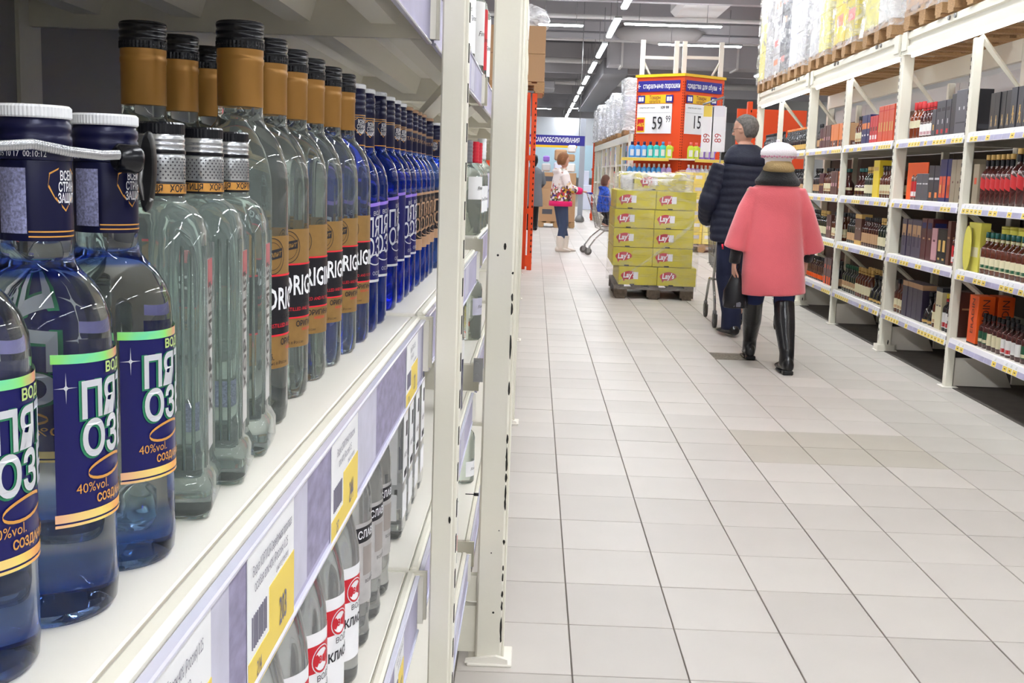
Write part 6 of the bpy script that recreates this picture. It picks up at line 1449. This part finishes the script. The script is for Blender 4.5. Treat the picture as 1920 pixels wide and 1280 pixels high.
# ---- trolleys
M['chrome'] = mat('trolley_steel', rgb(176, 176, 172), .22, .9); M['rubber'] = mat('grey_rubber', rgb(92, 90, 88), .7)
def trolley(x, y, rz, label, handle_col, seat=False):
    """local: +y is the direction of travel, the handle is at y=0"""
    t = thing('shopping_trolley', label, 'trolley', (x, y, 0), rz)
    c = MB(); W0, W1 = .27, .20; L = .86; zt0, zt1, zb = .98, .88, .46
    def P(u, v, s_):      # side wall point
        yt = .04+u*L; yb = .16+u*(L-.14); w = W0+(W1-W0)*u
        zt = zt0+(zt1-zt0)*u; z_b = zb+.04*u
        return Vector((s_*(w-(1-v)*.03), yb+(yt-yb)*v, z_b+(zt-z_b)*v))
    for s_ in (-1, 1):
        for k in range(15): c.tube([P(k/14, 0, s_), P(k/14, 1, s_)], .0022, 4, caps=False)
        for v in (.25, .5, .75): c.tube([P(0, v, s_), P(1, v, s_)], .0026, 4, caps=False)
    for k in range(9):
        q = k/8*2-1
        c.tube([(q*.24, .16, zb), (q*.17, .16+.72, zb+.04), (q*.20, .04+L, .88)], .0022, 4, caps=False)
        c.tube([(q*.24, .16, zb), (q*.27, .04, .98)], .0022, 4, caps=False)
    for k in range(6): c.tube([(-.24+.05*k/5, .16+.14*k, zb+.008*k), (.24-.05*k/5, .16+.14*k, zb+.008*k)], .0024, 4, caps=False)
    for v in (.33, .66): c.tube([P(1, v, -1), P(1, v, 1)], .0026, 4, caps=False); c.tube([P(0, v, -1), P(0, v, 1)], .0026, 4, caps=False)
    o = c.build('basket', M['chrome'], t)
    rim = MB().tube([P(0, 1, -1), P(1, 1, -1), P(1, 1, 1), P(0, 1, 1), P(0, 1, -1)], .006, 6); rim.build('rim', M['chrome'], o)
    f_ = MB()
    for s_ in (-1, 1): f_.tube([(s_*.27, .0, 1.0), (s_*.268, .07, .80), (s_*.262, .17, .43), (s_*.25, .24, .40), (s_*.26, .10, .28), (s_*.27, -.0, .14)], [.011, .011, .012, .012, .012, .012], 8); f_.tube([(s_*.25, .24, .40), (s_*.22, .55, .38), (s_*.20, .70, .30), (s_*.20, .78, .14)], .012, 8)
    f_.tube([(-.25, .24, .40), (.25, .24, .40)], .009, 6).tube([(-.21, .6, .37), (.21, .6, .37)], .009, 6); f_.build('frame', M['chrome'], t)
    MB().tube([(-.28, .0, 1.0), (.28, .0, 1.0)], .016, 10).build('handle', handle_col, t)
    for (sx, yy) in ((-.27, 0), (.27, 0), (-.20, .78), (.20, .78)):
        cs = MB(); cs.tube([(sx, yy, .15), (sx, yy, .11)], .018, 8); cs.box(sx-.019, sx-.013, yy-.045, yy+.012, .05, .12, .003).box(sx+.013, sx+.019, yy-.045, yy+.012, .05, .12, .003)
        ca = cs.build('caster', M['galv'], t); MB().tube([(sx-.011, yy-.022, .060), (sx+.011, yy-.022, .060)], .060, 16).build('wheel', M['rubber'], ca); MB().tube([(sx-.013, yy-.022, .060), (sx+.013, yy-.022, .060)], .025, 10).build('hub', M['galv'], ca)
    if seat:
        MB().box(-.19, .19, .10, .30, .66, .675, .004).box(-.19, .19, .27, .285, .66, .92, .004).build('child_seat', mat('seat_grey', rgb(120, 124, 128), .5), t)
    return t
trolley(1.875, 9.74, .04, 'steel wire trolley pushed by the navy-jacketed person', M['black'])
MB()
tag(MB().box(1.74, 2.0, 9.98, 10.22, .51, .64, .02).build('black_crate', M['black']), 'black basket lying inside the trolley of the navy-jacketed person', 'basket')

# ---- woman in the floral jacket, in profile, looking right
fx, fy = .44, 18.9
def flower(name):
    m = mat(name, rgb(236, 226, 224), .75); nt = m.node_tree; b = nt.nodes['Principled BSDF']
    tc = nt.nodes.new('ShaderNodeTexCoord'); v = nt.nodes.new('ShaderNodeTexVoronoi'); v.inputs['Scale'].default_value = 26
    nt.links.new(tc.outputs['Object'], v.inputs['Vector'])
    cr = nt.nodes.new('ShaderNodeValToRGB'); cr.color_ramp.interpolation = 'CONSTANT'; el = cr.color_ramp.elements
    el[0].position = 0; el[0].color = rgb(90, 60, 56); el[1].position = .16; el[1].color = rgb(214, 170, 60)
    for p, q in ((.32, (236, 226, 224)), (.46, (196, 60, 80)), (.58, (84, 64, 140)), (.68, (236, 226, 224)), (.80, (150, 96, 80)), (.9, (120, 130, 70))): e = el.new(p); e.color = rgb(*q)
    s3 = nt.nodes.new('ShaderNodeSeparateColor'); nt.links.new(v.outputs['Color'], s3.inputs[0]); nt.links.new(s3.outputs[0], cr.inputs[0])
    sp = nt.nodes.new('ShaderNodeSeparateXYZ'); nt.links.new(tc.outputs['Object'], sp.inputs[0])
    n = nt.nodes.new('ShaderNodeTexNoise'); n.inputs['Scale'].default_value = 14; nt.links.new(tc.outputs['Object'], n.inputs['Vector'])
    ma = nt.nodes.new('ShaderNodeMath'); ma.operation = 'MULTIPLY_ADD'; nt.links.new(n.outputs[0], ma.inputs[0]); ma.inputs[1].default_value = .45; nt.links.new(sp.outputs[2], ma.inputs[2])
    mr = nt.nodes.new('ShaderNodeMapRange'); mr.inputs[1].default_value = 1.38; mr.inputs[2].default_value = 1.28; nt.links.new(ma.outputs[0], mr.inputs[0])
    mr2 = nt.nodes.new('ShaderNodeMapRange'); mr2.inputs[1].default_value = 1.60; mr2.inputs[2].default_value = 1.66; nt.links.new(ma.outputs[0], mr2.inputs[0])
    mxx = nt.nodes.new('ShaderNodeMath'); mxx.operation = 'MAXIMUM'; nt.links.new(mr.outputs[0], mxx.inputs[0]); nt.links.new(mr2.outputs[0], mxx.inputs[1])
    mx = nt.nodes.new('ShaderNodeMix'); mx.data_type = 'RGBA'; mx.inputs[6].default_value = rgb(236, 228, 226)
    nt.links.new(mxx.outputs[0], mx.inputs[0]); nt.links.new(cr.outputs[0], mx.inputs[7]); nt.links.new(mx.outputs[2], b.inputs['Base Color']); return m
M['floral'] = flower('floral_print'); M['hotpink'] = mat('hot_pink', rgb(232, 26, 110), .7); M['slate'] = mat('slate_jeans', rgb(66, 80, 108), .85)
M['auburn'] = mat('auburn_hair', rgb(140, 94, 60), .7, bump=.8, bscale=120, noise=.2, nscale=50); M['creamboot'] = mat('cream_suede', rgb(222, 212, 200), .85)
t = thing('person', 'person in white floral jacket with hot pink hem, jeans and cream boots', 'person', (fx, fy, 0), -1.35)
b = MB(); LF, RF = Vector((.07, .0, .09)), Vector((-.08, .12, .09))
for s_, A_ in ((1, LF), (-1, RF)): lerp_tube(b, [(s_*.085, 0, .84), (s_*.085, .05, .47), A_, A_-Vector((0, 0, .03))], [.09, .056, .038, .036]); foot(b, A_.x, A_.y, .012, .23, .08, 0)
ell(b, [(0, 0, .76, .16, .12), (0, 0, .88, .175, .13), (0, 0, 1.02, .14, .10), (0, .01, 1.2, .17, .11), (0, .01, 1.30, .17, .09), (0, .01, 1.345, .08, .06), (0, .02, 1.40, .05, .05)])
for s_ in (-1, 1): lerp_tube(b, [(s_*.17, 0, 1.28), (s_*.20, .08, 1.06), (s_*.17, .32, 1.02)], [.05, .04, .026]); hand(b, (s_*.17, .32, 1.02), (0, 1, -.05), (0, 0, 1), .15, .9, s_)
Mh = head(b, (0, .03, 1.52), .084, yaw=.35); grow(b, 'body', M['skin'], t, .009, 2, .4)
c = MB(); rings = []
for z, rx, yf, yb in ((-.085, .85, .05, -1.15), (-.05, 1.1, .18, -1.35), (-.01, 1.18, .25, -1.42), (.03, 1.18, .45, -1.42), (.07, 1.10, .85, -1.36), (.105, .95, .90, -1.20), (.135, .62, .6, -.85), (.155, .2, .2, -.4)):
    cy = (yf+yb)/2*.084; ry = (yf-yb)/2*.084; rings.append([(rx*.084*math.cos(2*PI*i/20), cy+ry*math.sin(2*PI*i/20), z) for i in range(20)])
c.loft(rings).xf(Mh).build('hair', M['auburn'], t)
c = MB(); ell(c, [(0, 0, .84, .225, .185), (0, 0, .92, .222, .182), (0, 0, 1.05, .200, .165), (0, 0, 1.2, .195, .15), (0, 0, 1.29, .185, .13), (0, 0, 1.345, .11, .095), (0, -.01, 1.385, .095, .085)], 26)
for s_ in (-1, 1): lerp_tube(c, [(s_*.165, 0, 1.28), (s_*.215, .07, 1.08), (s_*.185, .22, 1.03)], [.072, .074, .062])
ell(c, [(0, -.07, 1.30, .13, .07), (0, -.09, 1.345, .14, .075), (0, -.07, 1.39, .11, .06)], 18)
jo = grow(c, 'jacket', M['floral'], t, .012, 2)
c = MB(); ell(c, [(0, 0, .765, .232, .192), (0, 0, .80, .235, .195), (0, 0, .85, .231, .191)], 26); c.build('hem', M['hotpink'], jo)
for s_ in (-1, 1): MB().tube([(s_*.187, .20, 1.035), (s_*.175, .27, 1.028), (s_*.17, .31, 1.02)], [.060, .062, .050], 12).build('cuff', M['hotpink'], jo)
for s_, A_ in ((1, LF), (-1, RF)):
    c = MB(); lerp_tube(c, [(s_*.085, 0, .84), (s_*.085, .05, .47), (A_.x, A_.y+.005, .22)], [.105, .078, .062]); grow(c, 'trouser_leg', M['slate'], t, .012, 2)
    c = MB(); lerp_tube(c, [(A_.x, A_.y, .27), (A_.x, A_.y, .06)], [.072, .058]); foot(c, A_.x, A_.y, .004, .27, .1, 0, .08); grow(c, 'boot', M['creamboot'], t, .010, 2)
trolley(.90, 18.62, -PI/2+.10, 'shopping trolley held by the floral-jacketed person, half hidden by yellow cartons', mat('blue_handle', rgb(40, 50, 160), .4), False)
# ---- child in the trolley seat
M['bluej'] = mat('blue_print_nylon', rgb(40, 84, 190), .5, noise=.6, nscale=30); M['stripe'] = mat('striped_trousers', rgb(34, 34, 40), .8, noise=.7, nscale=20, stretch=(6, 6, .2))
t = thing('person', 'child in blue patterned jacket crouching in the far trolley', 'person', (1.15, 18.60, 0), -PI/2+.1)
b = MB(); ell(b, [(0, 0, .69, .11, .09), (0, 0, .80, .11, .09), (0, 0, .95, .10, .08), (0, 0, 1.04, .08, .06), (0, 0, 1.09, .035, .035), (0, 0, 1.13, .035, .035)], 16)
for s_ in (-1, 1):
    lerp_tube(b, [(s_*.06, 0, .74), (s_*.07, .10, .64), (s_*.07, .03, .52)], [.06, .045, .035]); foot(b, s_*.07, .03, .475, .14, .06, 0, .05)
    lerp_tube(b, [(s_*.09, 0, 1.02), (s_*.13, .06, .88), (s_*.10, .17, .84)], [.035, .03, .02]); hand(b, (s_*.10, .17, .84), (0, 1, -.3), (0, 0, 1), .10, .6, s_)
Mh = head(b, (0, .01, 1.185), .068, yaw=.75); grow(b, 'body', M['skin'], t, .008, 2, .4)
c = MB(); rings = []
for z, rx, yf, yb in ((-.06, .8, -.2, -1.0), (-.02, .98, .0, -1.22), (.03, 1.0, .3, -1.26), (.07, 1.0, .95, -1.2), (.105, .85, .9, -1.05), (.130, .5, .5, -.7), (.145, .15, .1, -.3)):
    cy = (yf+yb)/2*.068; ry = (yf-yb)/2*.068; rings.append([(rx*.068*math.cos(2*PI*i/20), cy+ry*math.sin(2*PI*i/20), z) for i in range(20)])
c.loft(rings).xf(Mh).build('hair', mat('child_hair', rgb(104, 74, 62), .8, bump=.6, bscale=120), t)
c = MB(); ell(c, [(0, 0, .70, .15, .125), (0, 0, .82, .15, .12), (0, 0, .96, .14, .105), (0, 0, 1.05, .11, .085), (0, -.03, 1.10, .095, .08), (0, -.03, 1.12, .07, .06)], 20)
for s_ in (-1, 1): lerp_tube(c, [(s_*.10, 0, 1.03), (s_*.155, .06, .88), (s_*.11, .16, .845)], [.052, .052, .04])
grow(c, 'jacket', M['bluej'], t, .011, 2)
for s_ in (-1, 1):
    c = MB(); lerp_tube(c, [(s_*.06, 0, .74), (s_*.07, .10, .64), (s_*.07, .03, .50)], [.078, .066, .055]); grow(c, 'trouser_leg', M['stripe'], t, .011, 2)
# ---- person in the long grey coat by the checkouts
gx, gy = -.05, 26.0
t = thing('person', 'dark-haired person in long grey coat standing by the checkouts', 'person', (gx, gy, 0), .2)
b = MB()
for s_ in (-1, 1): lerp_tube(b, [(s_*.09, 0, .86), (s_*.09, .03, .48), (s_*.09, 0, .09), (s_*.09, 0, .06)], [.09, .058, .04, .038]); foot(b, s_*.09, 0, .0, .25, .09, 0)
ell(b, [(0, 0, .8, .17, .12), (0, 0, .95, .17, .12), (0, 0, 1.1, .15, .11), (0, 0, 1.3, .19, .11), (0, 0, 1.38, .18, .09), (0, 0, 1.43, .08, .06), (0, .01, 1.50, .052, .052)])
for s_ in (-1, 1): lerp_tube(b, [(s_*.18, 0, 1.36), (s_*.24, .03, 1.10), (s_*.20, .22, 1.0)], [.05, .04, .028]); hand(b, (s_*.20, .22, 1.0), (0, 1, 0), (0, 0, 1), .16, .6, s_)
Mh = head(b, (0, .02, 1.60), .088); grow(b, 'body', M['skin'], t, .011, 2, .4)
c = MB(); ell(c, [(0, -.012, 1.46, .06, .06), (0, -.015, 1.55, .098, .095), (0, -.01, 1.62, .102, .112), (0, 0, 1.70, .09, .10), (0, 0, 1.745, .045, .05)], 18); c.build('hair', M['black'], t)
c = MB(); ell(c, [(0, 0, .55, .25, .19), (0, 0, .8, .235, .18), (0, 0, 1.05, .20, .15), (0, 0, 1.3, .22, .14), (0, 0, 1.38, .19, .12), (0, 0, 1.45, .09, .08)], 24)
for s_ in (-1, 1): lerp_tube(c, [(s_*.18, 0, 1.35), (s_*.25, .03, 1.10), (s_*.21, .2, 1.0)], [.075, .07, .055])
grow(c, 'coat', mat('grey_wool', rgb(112, 116, 122), .9), t, .013, 2)
for s_ in (-1, 1):
    c = MB(); lerp_tube(c, [(s_*.09, 0, .84), (s_*.09, .03, .48), (s_*.09, 0, .07)], [.10, .075, .06]); foot(c, s_*.09, 0, .0, .28, .1, 0, .08); grow(c, 'trouser_leg', M['knit'], t, .013, 1)
bpy.context.view_layer.update()
